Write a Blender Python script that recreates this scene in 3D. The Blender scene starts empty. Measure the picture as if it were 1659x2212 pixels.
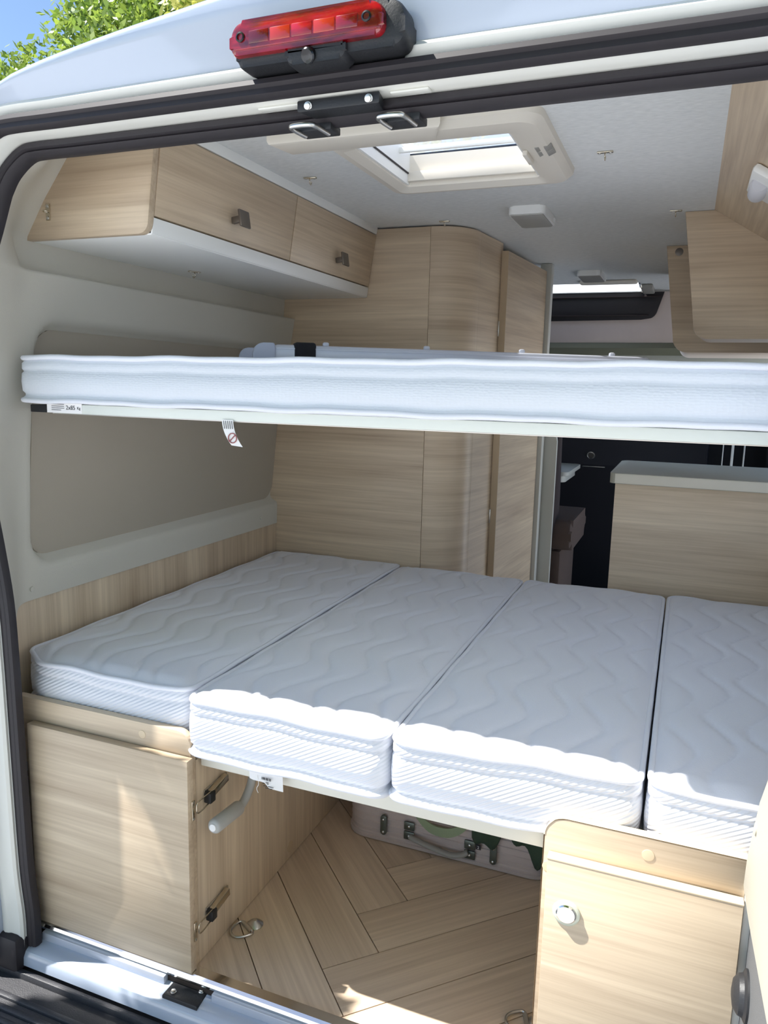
import bpy, bmesh, math, random
from mathutils import Vector, Matrix
import numpy as np
random.seed(7); rng = np.random.default_rng(7)
S = bpy.context.scene
COL = S.collection
pi = math.pi

# ------------------------------------------------------------------ camera, sky, sun, exposure
CAM = (0.483, -1.109, 1.15)
yaw, pitch, roll, fpx = 0.3750, 0.1655, 0.0239, 1636.1
f_ = Vector((-math.sin(yaw) * math.cos(pitch), math.cos(yaw) * math.cos(pitch), -math.sin(pitch)))
r_ = Vector((math.cos(yaw), math.sin(yaw), 0)); u_ = r_.cross(f_)
r2 = math.cos(roll) * r_ + math.sin(roll) * u_; u2 = -math.sin(roll) * r_ + math.cos(roll) * u_
cd = bpy.data.cameras.new('camera'); cam = bpy.data.objects.new('camera', cd); COL.objects.link(cam)
cd.sensor_fit = 'HORIZONTAL'; cd.sensor_width = 36; cd.lens = 36 * fpx / 1659
cd.clip_start = 0.02; cd.clip_end = 300
cam.matrix_world = Matrix(((r2.x, u2.x, -f_.x, CAM[0]), (r2.y, u2.y, -f_.y, CAM[1]), (r2.z, u2.z, -f_.z, CAM[2]), (0, 0, 0, 1)))
S.camera = cam

SUN_TRAVEL = Vector((0.65, 0.18, -1.0)).normalized()
sd = bpy.data.lights.new('sun', 'SUN'); sun = bpy.data.objects.new('sun', sd); COL.objects.link(sun)
sd.energy = 4.1; sd.angle = math.radians(0.55); sd.color = (1.0, 0.97, 0.92)
sun.rotation_euler = SUN_TRAVEL.to_track_quat('-Z', 'Y').to_euler(); sun.location = (-4, -2, 8)

W = bpy.data.worlds.new('world'); S.world = W; W.use_nodes = True
nt = W.node_tree; nt.nodes.clear()
sky = nt.nodes.new('ShaderNodeTexSky'); sky.sky_type = 'NISHITA'; sky.sun_disc = False
sky.sun_elevation = math.radians(56); sky.sun_rotation = math.atan2(-SUN_TRAVEL.x, -SUN_TRAVEL.y)
sky.air_density = 1.0; sky.dust_density = 0.4; sky.ozone_density = 3.0
bg = nt.nodes.new('ShaderNodeBackground'); bg.inputs[1].default_value = 0.07
wo = nt.nodes.new('ShaderNodeOutputWorld')
nt.links.new(sky.outputs[0], bg.inputs[0]); nt.links.new(bg.outputs[0], wo.inputs[0])

S.view_settings.view_transform = 'Standard'; S.view_settings.look = 'None'
S.view_settings.gamma = 1; S.view_settings.use_curve_mapping = False
S.view_settings.exposure = 1.48
try:
    S.cycles.max_bounces = 14; S.cycles.diffuse_bounces = 8; S.cycles.transmission_bounces = 8
    S.cycles.use_denoising = True
except Exception: pass

# ------------------------------------------------------------------ materials
MAT = {}
def srgb(r, g, b):
    def c(v):
        v /= 255.0
        return v / 12.92 if v <= 0.04045 else ((v + 0.055) / 1.055) ** 2.4
    return (c(r), c(g), c(b), 1)
def mat(name, col, rough=0.5, metal=0.0, coat=0.0, noise=0.0, nscale=40.0, bump=0.0, bscale=300.0, spec=0.5, sheen=0.0):
    m = bpy.data.materials.new(name); m.use_nodes = True; MAT[name] = m
    t = m.node_tree; p = t.nodes['Principled BSDF']
    p.inputs['Base Color'].default_value = col; p.inputs['Roughness'].default_value = rough
    p.inputs['Metallic'].default_value = metal; p.inputs['Coat Weight'].default_value = coat
    p.inputs['Specular IOR Level'].default_value = spec; p.inputs['Sheen Weight'].default_value = sheen
    p.inputs['Coat Roughness'].default_value = 0.05
    tc = t.nodes.new('ShaderNodeTexCoord')
    if noise:
        n = t.nodes.new('ShaderNodeTexNoise'); n.inputs['Scale'].default_value = nscale; n.inputs['Detail'].default_value = 5
        t.links.new(tc.outputs['Object'], n.inputs['Vector'])
        mx = t.nodes.new('ShaderNodeMix'); mx.data_type = 'RGBA'
        a = [max(0, c * (1 - noise)) for c in col[:3]] + [1]; b = [min(1, c * (1 + noise)) for c in col[:3]] + [1]
        mx.inputs['A'].default_value = a; mx.inputs['B'].default_value = b
        t.links.new(n.outputs['Fac'], mx.inputs['Factor']); t.links.new(mx.outputs['Result'], p.inputs['Base Color'])
    if bump:
        n2 = t.nodes.new('ShaderNodeTexNoise'); n2.inputs['Scale'].default_value = bscale; n2.inputs['Detail'].default_value = 3
        t.links.new(tc.outputs['Object'], n2.inputs['Vector'])
        bp = t.nodes.new('ShaderNodeBump'); bp.inputs['Strength'].default_value = bump; bp.inputs['Distance'].default_value = 0.001
        t.links.new(n2.outputs['Fac'], bp.inputs['Height']); t.links.new(bp.outputs['Normal'], p.inputs['Normal'])
    return m

def wood(name, grain, dark, light, rough=0.42, rotz=0.0, broad=9.0, contrast=1.0, perobj=False):
    m = bpy.data.materials.new(name); m.use_nodes = True; MAT[name] = m
    t = m.node_tree; p = t.nodes['Principled BSDF']; p.inputs['Roughness'].default_value = rough
    tc = t.nodes.new('ShaderNodeTexCoord'); src = tc.outputs['Object']
    if perobj:
        oi = t.nodes.new('ShaderNodeObjectInfo'); ad = t.nodes.new('ShaderNodeVectorMath'); ad.operation = 'MULTIPLY_ADD'
        ad.inputs[1].default_value = (1, 1, 1)
        sc_ = t.nodes.new('ShaderNodeMath'); sc_.operation = 'MULTIPLY'; sc_.inputs[1].default_value = 17.0
        t.links.new(oi.outputs['Random'], sc_.inputs[0]); t.links.new(src, ad.inputs[0]); t.links.new(sc_.outputs[0], ad.inputs[2])
        src = ad.outputs[0]
    def mapped(along, across):
        mp = t.nodes.new('ShaderNodeMapping'); s = [across] * 3
        for g_ in (grain if isinstance(grain, tuple) else (grain,)): s[g_] = along
        mp.inputs['Scale'].default_value = s
        if rotz:
            r = t.nodes.new('ShaderNodeVectorRotate'); r.rotation_type = 'Z_AXIS'; r.inputs['Angle'].default_value = rotz
            t.links.new(src, r.inputs['Vector']); t.links.new(r.outputs[0], mp.inputs['Vector'])
        else: t.links.new(src, mp.inputs['Vector'])
        return mp.outputs[0]
    def nz(vec, detail, dist=0.0, rgh=0.55):
        n = t.nodes.new('ShaderNodeTexNoise'); n.inputs['Scale'].default_value = 1; n.inputs['Detail'].default_value = detail
        n.inputs['Distortion'].default_value = dist; n.inputs['Roughness'].default_value = rgh
        t.links.new(vec, n.inputs['Vector']); return n.outputs['Fac']
    a = nz(mapped(0.9, broad), 3, 0.6); b = nz(mapped(3.5, 150.0), 5, 0.3); c = nz(mapped(1.8, 45.0), 4, 0.4)
    m1 = t.nodes.new('ShaderNodeMath'); m1.operation = 'MULTIPLY'; m1.inputs[1].default_value = 0.42
    m2 = t.nodes.new('ShaderNodeMath'); m2.operation = 'MULTIPLY_ADD'; m2.inputs[1].default_value = 0.28
    m3 = t.nodes.new('ShaderNodeMath'); m3.operation = 'MULTIPLY_ADD'; m3.inputs[1].default_value = 0.30
    t.links.new(a, m1.inputs[0]); t.links.new(b, m2.inputs[0]); t.links.new(m1.outputs[0], m2.inputs[2])
    t.links.new(c, m3.inputs[0]); t.links.new(m2.outputs[0], m3.inputs[2])
    rp = t.nodes.new('ShaderNodeValToRGB'); rp.color_ramp.elements[0].position = 0.5 - 0.17 / contrast; rp.color_ramp.elements[1].position = 0.5 + 0.15 / contrast
    rp.color_ramp.elements[0].color = dark; rp.color_ramp.elements[1].color = light
    t.links.new(m3.outputs[0], rp.inputs[0]); t.links.new(rp.outputs[0], p.inputs['Base Color'])
    bp = t.nodes.new('ShaderNodeBump'); bp.inputs['Strength'].default_value = 0.12; bp.inputs['Distance'].default_value = 0.001
    t.links.new(b, bp.inputs['Height']); t.links.new(bp.outputs['Normal'], p.inputs['Normal'])
    return m

WD, WL = srgb(172, 150, 125), srgb(224, 205, 177)
wood('wood_x', 0, WD, WL); wood('wood_xy', (0, 1), WD, WL); wood('wood_y', 1, WD, WL); wood('wood_z', 2, WD, WL)
wood('plank_a', 0, srgb(176, 154, 132), srgb(226, 206, 182), rotz=pi / 4, perobj=True, broad=6)
wood('plank_b', 0, srgb(176, 154, 132), srgb(226, 206, 182), rotz=-pi / 4, perobj=True, broad=6)
mat('joint_dark', srgb(58, 46, 38), 0.8)
mat('wood_edge', srgb(216, 196, 165), 0.45, noise=0.05)
mat('wood_edge_dark', srgb(190, 168, 138), 0.45, noise=0.05)
mat('paint', srgb(176, 186, 202), 0.22, coat=0.8)
mat('paint_inner', srgb(226, 226, 218), 0.3, coat=0.4)
mat('rubber', srgb(40, 36, 40), 0.55, noise=0.15, nscale=60)
mat('black_plastic', srgb(34, 35, 38), 0.5, bump=0.3)
mat('dark_texture', srgb(88, 90, 92), 0.6, noise=0.35, nscale=500, bump=0.6, bscale=600)
mat('bumper', srgb(52, 52, 56), 0.5, noise=0.2, nscale=120, bump=0.5, bscale=400)
mat('beige_panel', srgb(200, 196, 184), 0.75, bump=0.25, bscale=500)
mat('beige_fabric', srgb(172, 163, 148), 0.9, bump=0.3, bscale=700)
mat('beige_trim', srgb(172, 167, 153), 0.6, bump=0.2, bscale=500)
mat('white_laminate', srgb(240, 241, 238), 0.35)
mat('hatch_plastic', srgb(228, 222, 210), 0.4)
mat('frame_cream', srgb(222, 219, 206), 0.4)
mat('bunk_rail', srgb(218, 222, 214), 0.4)
mat('chrome', (0.78, 0.77, 0.74, 1), 0.14, metal=1.0)
mat('steel', (0.62, 0.61, 0.58, 1), 0.28, metal=1.0)
mat('brass_steel', (0.62, 0.56, 0.45, 1), 0.2, metal=1.0)
mat('alu', (0.72, 0.70, 0.66, 1), 0.32, metal=1.0)
mat('handle_metal', srgb(118, 110, 102), 0.4, metal=0.6)
mat('grey_plastic', srgb(176, 176, 172), 0.45)
mat('ladder_alu', srgb(196, 200, 210), 0.4, metal=0.25)
mat('ladder_cap', srgb(168, 174, 190), 0.55)
mat('velcro', srgb(26, 26, 30), 0.95, bump=1.0, bscale=350)
mat('paper', srgb(240, 238, 236), 0.8)
mat('ink', srgb(50, 48, 52), 0.8)
mat('ink_red', srgb(150, 84, 84), 0.8)
mat('case_shell', srgb(200, 188, 184), 0.42, metal=0.25, noise=0.06)
mat('case_metal', srgb(110, 118, 112), 0.35, metal=0.8)
mat('case_handle', srgb(150, 148, 142), 0.5)
mat('bag_green', srgb(54, 70, 54), 0.95, bump=0.6, bscale=300)
mat('strap_green', srgb(138, 152, 122), 0.9, bump=0.4, bscale=400)
mat('grey_speaker', srgb(178, 178, 174), 0.6)
mat('vent_grey', srgb(150, 148, 142), 0.7)
mat('worktop', srgb(160, 157, 144), 0.4, noise=0.08, nscale=300)
mat('worktop_edge', srgb(206, 200, 184), 0.5)
mat('seat_fabric', srgb(84, 70, 64), 0.95, bump=0.5)
mat('seat_dark', srgb(52, 42, 42), 0.95, bump=0.5)
mat('cab_dark', srgb(20, 20, 30), 0.7)
mat('cab_olive', srgb(112, 114, 96), 0.8)
mat('dash_blue', srgb(38, 44, 66), 0.6)
mat('blind_dark', srgb(30, 25, 28), 0.6)
mat('cab_panel', srgb(200, 186, 178), 0.6, noise=0.06, nscale=12)
mat('post_grey', srgb(196, 196, 188), 0.5)
mat('trunk', srgb(92, 80, 66), 0.9, noise=0.3, nscale=12)
mat('pad_grey', srgb(178, 178, 180), 0.9, noise=0.2, nscale=30, bump=0.5, bscale=200)
mat('ground', srgb(224, 226, 230), 0.9, noise=0.15, nscale=3, bump=0.5, bscale=60)
mat('lock_glass', srgb(214, 216, 196), 0.1, coat=1.0)
mat('lens_dark', srgb(14, 14, 18), 0.25, coat=0.2)

def mat_mattress(name, rib):
    m = mat(name, srgb(216, 221, 228) if rib == 'knit' else srgb(229, 231, 238), 0.9, sheen=0.2)
    t = m.node_tree; p = t.nodes['Principled BSDF']; tc = t.nodes.new('ShaderNodeTexCoord')
    bp = t.nodes.new('ShaderNodeBump')
    if rib == 'diag':
        mp = t.nodes.new('ShaderNodeMapping'); mp.inputs['Rotation'].default_value = (0, math.radians(-62), 0)
        t.links.new(tc.outputs['Object'], mp.inputs[0])
        w = t.nodes.new('ShaderNodeTexWave'); w.wave_type = 'BANDS'; w.bands_direction = 'X'; w.inputs['Scale'].default_value = 48
        w.inputs['Distortion'].default_value = 0.0
        t.links.new(mp.outputs[0], w.inputs[0]); h = w.outputs['Fac']
        bp.inputs['Strength'].default_value = 0.5; bp.inputs['Distance'].default_value = 0.0025
    elif rib == 'knit':
        mp = t.nodes.new('ShaderNodeMapping'); mp.inputs['Scale'].default_value = (1, 1, 2.0); t.links.new(tc.outputs['Object'], mp.inputs[0])
        w = t.nodes.new('ShaderNodeTexVoronoi'); w.inputs['Scale'].default_value = 130; w.inputs['Randomness'].default_value = 0.45
        t.links.new(mp.outputs[0], w.inputs[0]); h = w.outputs['Distance']
        bp.inputs['Strength'].default_value = 0.35; bp.inputs['Distance'].default_value = 0.002
    else:
        w = t.nodes.new('ShaderNodeTexNoise'); w.inputs['Scale'].default_value = 420; t.links.new(tc.outputs['Object'], w.inputs[0]); h = w.outputs['Fac']
        bp.inputs['Strength'].default_value = 0.25; bp.inputs['Distance'].default_value = 0.0012
    t.links.new(h, bp.inputs['Height']); t.links.new(bp.outputs['Normal'], p.inputs['Normal'])
mat_mattress('matt_top', 'fine'); mat_mattress('matt_border', 'diag'); mat_mattress('matt_knit', 'knit'); mat_mattress('piping', 'fine')

def mat_ceiling():
    m = mat('ceiling_fabric', srgb(216, 220, 218), 0.85)
    t = m.node_tree; p = t.nodes['Principled BSDF']; tc = t.nodes.new('ShaderNodeTexCoord'); bp = t.nodes.new('ShaderNodeBump')
    n = t.nodes.new('ShaderNodeTexNoise'); mp = t.nodes.new('ShaderNodeMapping'); mp.inputs['Scale'].default_value = (60, 420, 60)
    t.links.new(tc.outputs['Object'], mp.inputs[0]); t.links.new(mp.outputs[0], n.inputs['Vector']); n.inputs['Scale'].default_value = 1; n.inputs['Detail'].default_value = 3
    rp = t.nodes.new('ShaderNodeValToRGB'); rp.color_ramp.elements[0].color = srgb(218, 221, 220); rp.color_ramp.elements[1].color = srgb(238, 240, 239)
    rp.color_ramp.elements[0].position = .3; rp.color_ramp.elements[1].position = .7
    t.links.new(n.outputs['Fac'], rp.inputs[0]); t.links.new(rp.outputs[0], p.inputs['Base Color'])
    bp.inputs['Strength'].default_value = 0.2; bp.inputs['Distance'].default_value = 0.001
    t.links.new(n.outputs['Fac'], bp.inputs['Height']); t.links.new(bp.outputs['Normal'], p.inputs['Normal'])
mat_ceiling()
def mat_translucent(name, col, tr=0.75):
    m = bpy.data.materials.new(name); m.use_nodes = True; MAT[name] = m; t = m.node_tree; t.nodes.clear()
    o = t.nodes.new('ShaderNodeOutputMaterial'); a = t.nodes.new('ShaderNodeBsdfTranslucent'); b = t.nodes.new('ShaderNodeBsdfPrincipled')
    x = t.nodes.new('ShaderNodeMixShader'); a.inputs[0].default_value = col; b.inputs['Base Color'].default_value = col; b.inputs['Roughness'].default_value = 0.25
    x.inputs[0].default_value = tr; t.links.new(b.outputs[0], x.inputs[1]); t.links.new(a.outputs[0], x.inputs[2]); t.links.new(x.outputs[0], o.inputs[0])
def mat_clear(name, col, clear=0.7):
    m = bpy.data.materials.new(name); m.use_nodes = True; MAT[name] = m; t = m.node_tree; t.nodes.clear()
    o = t.nodes.new('ShaderNodeOutputMaterial'); a = t.nodes.new('ShaderNodeBsdfTransparent'); b = t.nodes.new('ShaderNodeBsdfTranslucent'); g = t.nodes.new('ShaderNodeBsdfPrincipled')
    x = t.nodes.new('ShaderNodeMixShader'); y = t.nodes.new('ShaderNodeMixShader'); a.inputs[0].default_value = (0.94, 0.94, 0.96, 1); b.inputs[0].default_value = col
    g.inputs['Base Color'].default_value = col; g.inputs['Roughness'].default_value = 0.1; x.inputs[0].default_value = 0.6; y.inputs[0].default_value = clear
    t.links.new(g.outputs[0], x.inputs[1]); t.links.new(b.outputs[0], x.inputs[2]); t.links.new(x.outputs[0], y.inputs[1]); t.links.new(a.outputs[0], y.inputs[2]); t.links.new(y.outputs[0], o.inputs[0])
mat_clear('added_window_acrylic', (0.88, 0.88, 0.93, 1), 0.88)
mat_clear('dome_acrylic', (0.88, 0.88, 0.93, 1), 0.62)
mat_translucent('milky', (0.9, 0.9, 0.93, 1), 0.7)
mat_translucent('cab_glass', (0.9, 0.92, 0.95, 1), 0.85)
def mat_lens():
    m = mat('red_lens', (0.55, 0.006, 0.012, 1), 0.12, coat=1.0)
    t = m.node_tree; p = t.nodes['Principled BSDF']; tc = t.nodes.new('ShaderNodeTexCoord')
    mp = t.nodes.new('ShaderNodeMapping'); mp.inputs['Scale'].default_value = (14, 10, 55); t.links.new(tc.outputs['Object'], mp.inputs[0])
    n = t.nodes.new('ShaderNodeTexNoise'); n.inputs['Scale'].default_value = 1.0; n.inputs['Detail'].default_value = 4; t.links.new(mp.outputs[0], n.inputs['Vector'])
    rp = t.nodes.new('ShaderNodeValToRGB'); e = rp.color_ramp.elements; e[0].position = .38; e[0].color = (0.10, 0.001, 0.004, 1); e[1].position = .62; e[1].color = (0.40, 0.004, 0.012, 1)
    t.links.new(n.outputs['Fac'], rp.inputs[0]); t.links.new(rp.outputs[0], p.inputs['Base Color'])
mat_lens()
mat('red_orange', (0.42, 0.022, 0.008, 1), 0.15, coat=1.0)  # plain orange-red for reflector segments, no emission
def mat_leaf(name, a, b):
    m = bpy.data.materials.new(name); m.use_nodes = True; MAT[name] = m; t = m.node_tree; t.nodes.clear()
    o = t.nodes.new('ShaderNodeOutputMaterial'); d = t.nodes.new('ShaderNodeBsdfPrincipled'); tr = t.nodes.new('ShaderNodeBsdfTranslucent'); x = t.nodes.new('ShaderNodeMixShader')
    g = t.nodes.new('ShaderNodeNewGeometry'); rp = t.nodes.new('ShaderNodeValToRGB'); rp.color_ramp.elements[0].color = a; rp.color_ramp.elements[1].color = b
    t.links.new(g.outputs['Random Per Island'], rp.inputs[0]); t.links.new(rp.outputs[0], d.inputs['Base Color']); t.links.new(rp.outputs[0], tr.inputs[0])
    d.inputs['Roughness'].default_value = 0.45; x.inputs[0].default_value = 0.4
    t.links.new(d.outputs[0], x.inputs[1]); t.links.new(tr.outputs[0], x.inputs[2]); t.links.new(x.outputs[0], o.inputs[0])
mat_leaf('leaf_green', srgb(84, 112, 42), srgb(158, 178, 78)); mat_leaf('leaf_yellow', srgb(128, 136, 50), srgb(190, 186, 92))

# ------------------------------------------------------------------ helpers
def root(name, label, cat, loc=(0, 0, 0), group=None):
    o = bpy.data.objects.new(name, None); COL.objects.link(o); o.location = loc; o.empty_display_size = 0.05
    o['label'] = label; o['category'] = cat
    if group: o['group'] = group
    return o
def wloc(o):
    v = Vector((0, 0, 0))
    while o: v += o.location; o = o.parent
    return v
def link(name, me, m, parent=None):
    o = bpy.data.objects.new(name, me); COL.objects.link(o)
    if m is not None and not me.materials: me.materials.append(MAT[m])
    if parent is not None:
        o.parent = parent
        if parent.type == 'EMPTY': o.matrix_parent_inverse = Matrix.Translation(-wloc(parent))
    return o
def tag(o, label, cat, group=None):
    o['label'] = label; o['category'] = cat
    if group: o['group'] = group
    return o
def struct(o):
    o['kind'] = 'structure'; return o
def from_bm(name, bm, m, parent, smooth=False, angle=0.6):
    me = bpy.data.meshes.new(name); bmesh.ops.recalc_face_normals(bm, faces=bm.faces[:])
    bm.to_mesh(me); bm.free()
    if smooth:
        me.polygons.foreach_set('use_smooth', [True] * len(me.polygons))
        try: me.set_sharp_from_angle(angle=angle)
        except Exception: pass
    return link(name, me, m, parent)
def raw(name, vs, fs, m, parent, smooth=True, angle=None):
    me = bpy.data.meshes.new(name); me.from_pydata([tuple(v) for v in vs], [], fs); me.update()
    if smooth:
        me.polygons.foreach_set('use_smooth', [True] * len(me.polygons))
        if angle:
            me.set_sharp_from_angle(angle=angle)
    return link(name, me, m, parent)
def bm_box(bm, x0, x1, y0, y1, z0, z1, bev=0.0):
    r = bmesh.ops.create_cube(bm, size=1.0)['verts']
    for v in r:
        v.co = Vector((x0 if v.co.x < 0 else x1, y0 if v.co.y < 0 else y1, z0 if v.co.z < 0 else z1))
    if bev:
        es = list({e for v in r for e in v.link_edges})
        bmesh.ops.bevel(bm, geom=es, offset=bev, segments=2, affect='EDGES', profile=0.5)
def box(name, x0, x1, y0, y1, z0, z1, m, parent=None, bev=0.0015):
    bm = bmesh.new(); bm_box(bm, x0, x1, y0, y1, z0, z1, bev)
    return from_bm(name, bm, m, parent, smooth=bev > 0)
def obox(name, c, ax, ay, az, sx, sy, sz, m, parent=None, bev=0.001):
    """box centred at c with (unit) axes and full sizes"""
    bm = bmesh.new(); bm_box(bm, -sx / 2, sx / 2, -sy / 2, sy / 2, -sz / 2, sz / 2, bev)
    ax, ay, az, c = Vector(ax), Vector(ay), Vector(az), Vector(c)
    for v in bm.verts: v.co = c + ax * v.co.x + ay * v.co.y + az * v.co.z
    return from_bm(name, bm, m, parent, smooth=True)
def prism(name, poly, axis, a0, a1, m, parent=None, bev=0.0, hole=None):
    """poly: 2D points; axis 'y' -> poly is (x,z); 'z' -> (x,y); 'x' -> (y,z)"""
    def P(p, a):
        return {'y': (p[0], a, p[1]), 'z': (p[0], p[1], a), 'x': (a, p[0], p[1])}[axis]
    bm = bmesh.new()
    if hole is None:
        lo = [bm.verts.new(P(p, a0)) for p in poly]; hi = [bm.verts.new(P(p, a1)) for p in poly]
        n = len(poly); bm.faces.new(lo[::-1]); bm.faces.new(hi)
        for i in range(n): bm.faces.new((lo[i], lo[(i + 1) % n], hi[(i + 1) % n], hi[i]))
        cap_edges = [e for e in bm.edges if all(v in set(lo) for v in e.verts) or all(v in set(hi) for v in e.verts)]
    else:  # outer and hole loops with the same number of points
        L = []
        for lp in (poly, hole):
            for a in (a0, a1): L.append([bm.verts.new(P(p, a)) for p in lp])
        n = len(poly)
        for i in range(n):
            j = (i + 1) % n
            bm.faces.new((L[0][i], L[0][j], L[1][j], L[1][i])); bm.faces.new((L[2][j], L[2][i], L[3][i], L[3][j]))
            bm.faces.new((L[0][j], L[0][i], L[2][i], L[2][j])); bm.faces.new((L[1][i], L[1][j], L[3][j], L[3][i]))
        s = [set(l) for l in L]
        cap_edges = [e for e in bm.edges if any(all(v in q for v in e.verts) for q in s)]
    if bev: bmesh.ops.bevel(bm, geom=cap_edges, offset=bev, segments=2, affect='EDGES', profile=0.5)
    return from_bm(name, bm, m, parent, smooth=True, angle=0.5)
def rrect(x0, x1, y0, y1, r, n=6):
    rs = r if isinstance(r, (list, tuple)) else [r] * 4     # order: (x1,y1),(x0,y1),(x0,y0),(x1,y0)
    out = []
    for (cx, cy, a0), q in zip(((x1, y1, 0), (x0, y1, 90), (x0, y0, 180), (x1, y0, 270)), rs):
        sx = -1 if cx == x1 else 1; sy = -1 if cy == y1 else 1
        for k in range(n + 1):
            a = math.radians(a0 + 90 * k / n); out.append((cx + sx * q + q * math.cos(a), cy + sy * q + q * math.sin(a)))
    return out
def tube(name, pts, r, m, parent=None, n=10, closed=False, caps=True, sq=None):
    pts = [Vector(p) for p in pts]; N = len(pts); vs = []; fs = []
    rr = r if isinstance(r, (list, tuple)) else [r] * N
    prev = None
    for i, p in enumerate(pts):
        a = pts[(i - 1) % N] if (closed or i > 0) else p; b = pts[(i + 1) % N] if (closed or i < N - 1) else p
        d = (b - a).normalized()
        if prev is None:
            up = Vector((0, 0, 1)) if abs(d.z) < 0.9 else Vector((1, 0, 0)); x = d.cross(up).normalized()
        else: x = (prev - d * prev.dot(d)).normalized()
        prev = x; y = d.cross(x)
        for k in range(n):
            t = 2 * pi * k / n; c, s = math.cos(t), math.sin(t)
            if sq: c, s = c * sq[0], s * sq[1]
            vs.append(p + (x * c + y * s) * rr[i])
    for i in range(N if closed else N - 1):
        j = (i + 1) % N
        for k in range(n): fs.append((i * n + k, i * n + (k + 1) % n, j * n + (k + 1) % n, j * n + k))
    if caps and not closed: fs += [tuple(range(n))[::-1], tuple((N - 1) * n + k for k in range(n))]
    return raw(name, vs, fs, m, parent, True, 0.9)
def lathe(name, c, axis, prof, m, parent=None, n=24):
    axis = Vector(axis).normalized(); c = Vector(c)
    x = axis.orthogonal().normalized(); y = axis.cross(x); vs = []; fs = []
    for r, h in prof:
        for k in range(n):
            t = 2 * pi * k / n; vs.append(c + axis * h + (x * math.cos(t) + y * math.sin(t)) * r)
    for i in range(len(prof) - 1):
        for k in range(n): fs.append((i * n + k, i * n + (k + 1) % n, (i + 1) * n + (k + 1) % n, (i + 1) * n + k))
    fs += [tuple(range(n))[::-1], tuple((len(prof) - 1) * n + k for k in range(n))]
    return raw(name, vs, fs, m, parent, True, 0.6)
def text(name, s, size, mtx, m, parent, ext=0.0002):
    cu = bpy.data.curves.new(name, 'FONT'); cu.body = s; cu.size = size; cu.extrude = ext; cu.align_x = 'LEFT'
    o = bpy.data.objects.new(name, cu); COL.objects.link(o); dg = bpy.context.evaluated_depsgraph_get(); dg.update()
    me = bpy.data.meshes.new_from_object(o.evaluated_get(dg)); bpy.data.objects.remove(o)
    me.transform(mtx); me.materials.clear()
    return link(name, me, m, parent)
def smoothpath(pts, n=8, closed=False):
    P = [Vector(p) for p in pts]; out = []; N = len(P)
    for i in range(N if closed else N - 1):
        p0 = P[(i - 1) % N] if (closed or i > 0) else P[0] * 2 - P[1]; p1 = P[i]; p2 = P[(i + 1) % N]
        p3 = P[(i + 2) % N] if (closed or i < N - 2) else P[-1] * 2 - P[-2]
        for k in range(n):
            t = k / n; out.append(0.5 * ((2 * p1) + (-p0 + p2) * t + (2 * p0 - 5 * p1 + 4 * p2 - p3) * t * t + (-p0 + 3 * p1 - 3 * p2 + p3) * t ** 3))
    if not closed: out.append(P[-1])
    return out

# ------------------------------------------------------------------ ground and trees outside
g = raw('ground', [(-60, -60, -0.62), (60, -60, -0.62), (60, 60, -0.62), (-60, 60, -0.62)], [(0, 1, 2, 3)], 'ground', None, False); struct(g)

def leaves(name, centres, radii, n, size, m, parent):
    C = np.array(centres); R = np.array(radii); w = R ** 2 / np.sum(R ** 2)
    idx = rng.choice(len(C), n, p=w); d = rng.normal(size=(n, 3)); d /= np.linalg.norm(d, axis=1)[:, None]
    p = C[idx] + d * (R[idx] * (0.62 + 0.46 * rng.random(n)))[:, None]
    a = rng.normal(size=(n, 3)); a /= np.linalg.norm(a, axis=1)[:, None]
    b = np.cross(a, rng.normal(size=(n, 3))); b /= np.linalg.norm(b, axis=1)[:, None]
    s = size * (0.7 + 0.6 * rng.random(n))[:, None]
    V = np.stack([p - a * s, p + b * s * 0.45, p + a * s, p - b * s * 0.45], 1).reshape(-1, 3)
    F = (np.arange(n)[:, None] * 4 + np.arange(4)[None]).tolist()
    o = raw(name, V.tolist(), F, m, parent, False); o['kind'] = 'stuff'; return o
def tree(name, label, base, h, crown, n, size, m):
    t = root(name, label, 'tree', base, 'trees behind the van'); b = Vector(base)
    tube('trunk', smoothpath([b, b + Vector((0.1, 0.05, h * 0.3)), b + Vector((-0.05, 0.1, h * 0.62))], 5), [0.22 - 0.008 * i for i in range(11)], 'trunk', t)
    cs = []; rs = []
    for k in range(crown[2]):
        th = rng.random() * 2 * pi; el = math.asin(rng.uniform(-0.5, 1.0)); rad = crown[0] * rng.uniform(0.55, 0.95)
        c = b + Vector((math.cos(th) * math.cos(el) * rad, math.sin(th) * math.cos(el) * rad, h * 0.68 + math.sin(el) * rad * crown[1])); cs.append(c); rs.append(rng.uniform(0.22, 0.42) * crown[0])
        tube('branch', [b + Vector((0, 0.05, h * rng.uniform(0.3, 0.6))), (b + Vector((0, 0, h * 0.6)) + c) / 2, c], [0.07, 0.045, 0.015], 'trunk', t, n=5)
    leaves('foliage', [tuple(c) for c in cs], rs, n, size, m, t)
tree('broadleaf_tree', 'light green leafy tree against the sky, nearest the open blue gap', (-12.6, 12.2, -0.62), 8.7, (2.3, 0.85, 30), 16000, 0.09, 'leaf_green')
tree('broadleaf_tree', 'tall green tree with an airy gap in its crown above the van roof', (-9.4, 13.2, -0.62), 11.4, (2.5, 0.9, 30), 16000, 0.09, 'leaf_green')
tree('broadleaf_tree', 'dense yellow-green tree rising behind the roof beside the brake light', (-6.3, 12.0, -0.62), 10.8, (2.9, 0.9, 30), 18000, 0.085, 'leaf_yellow')

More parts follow.
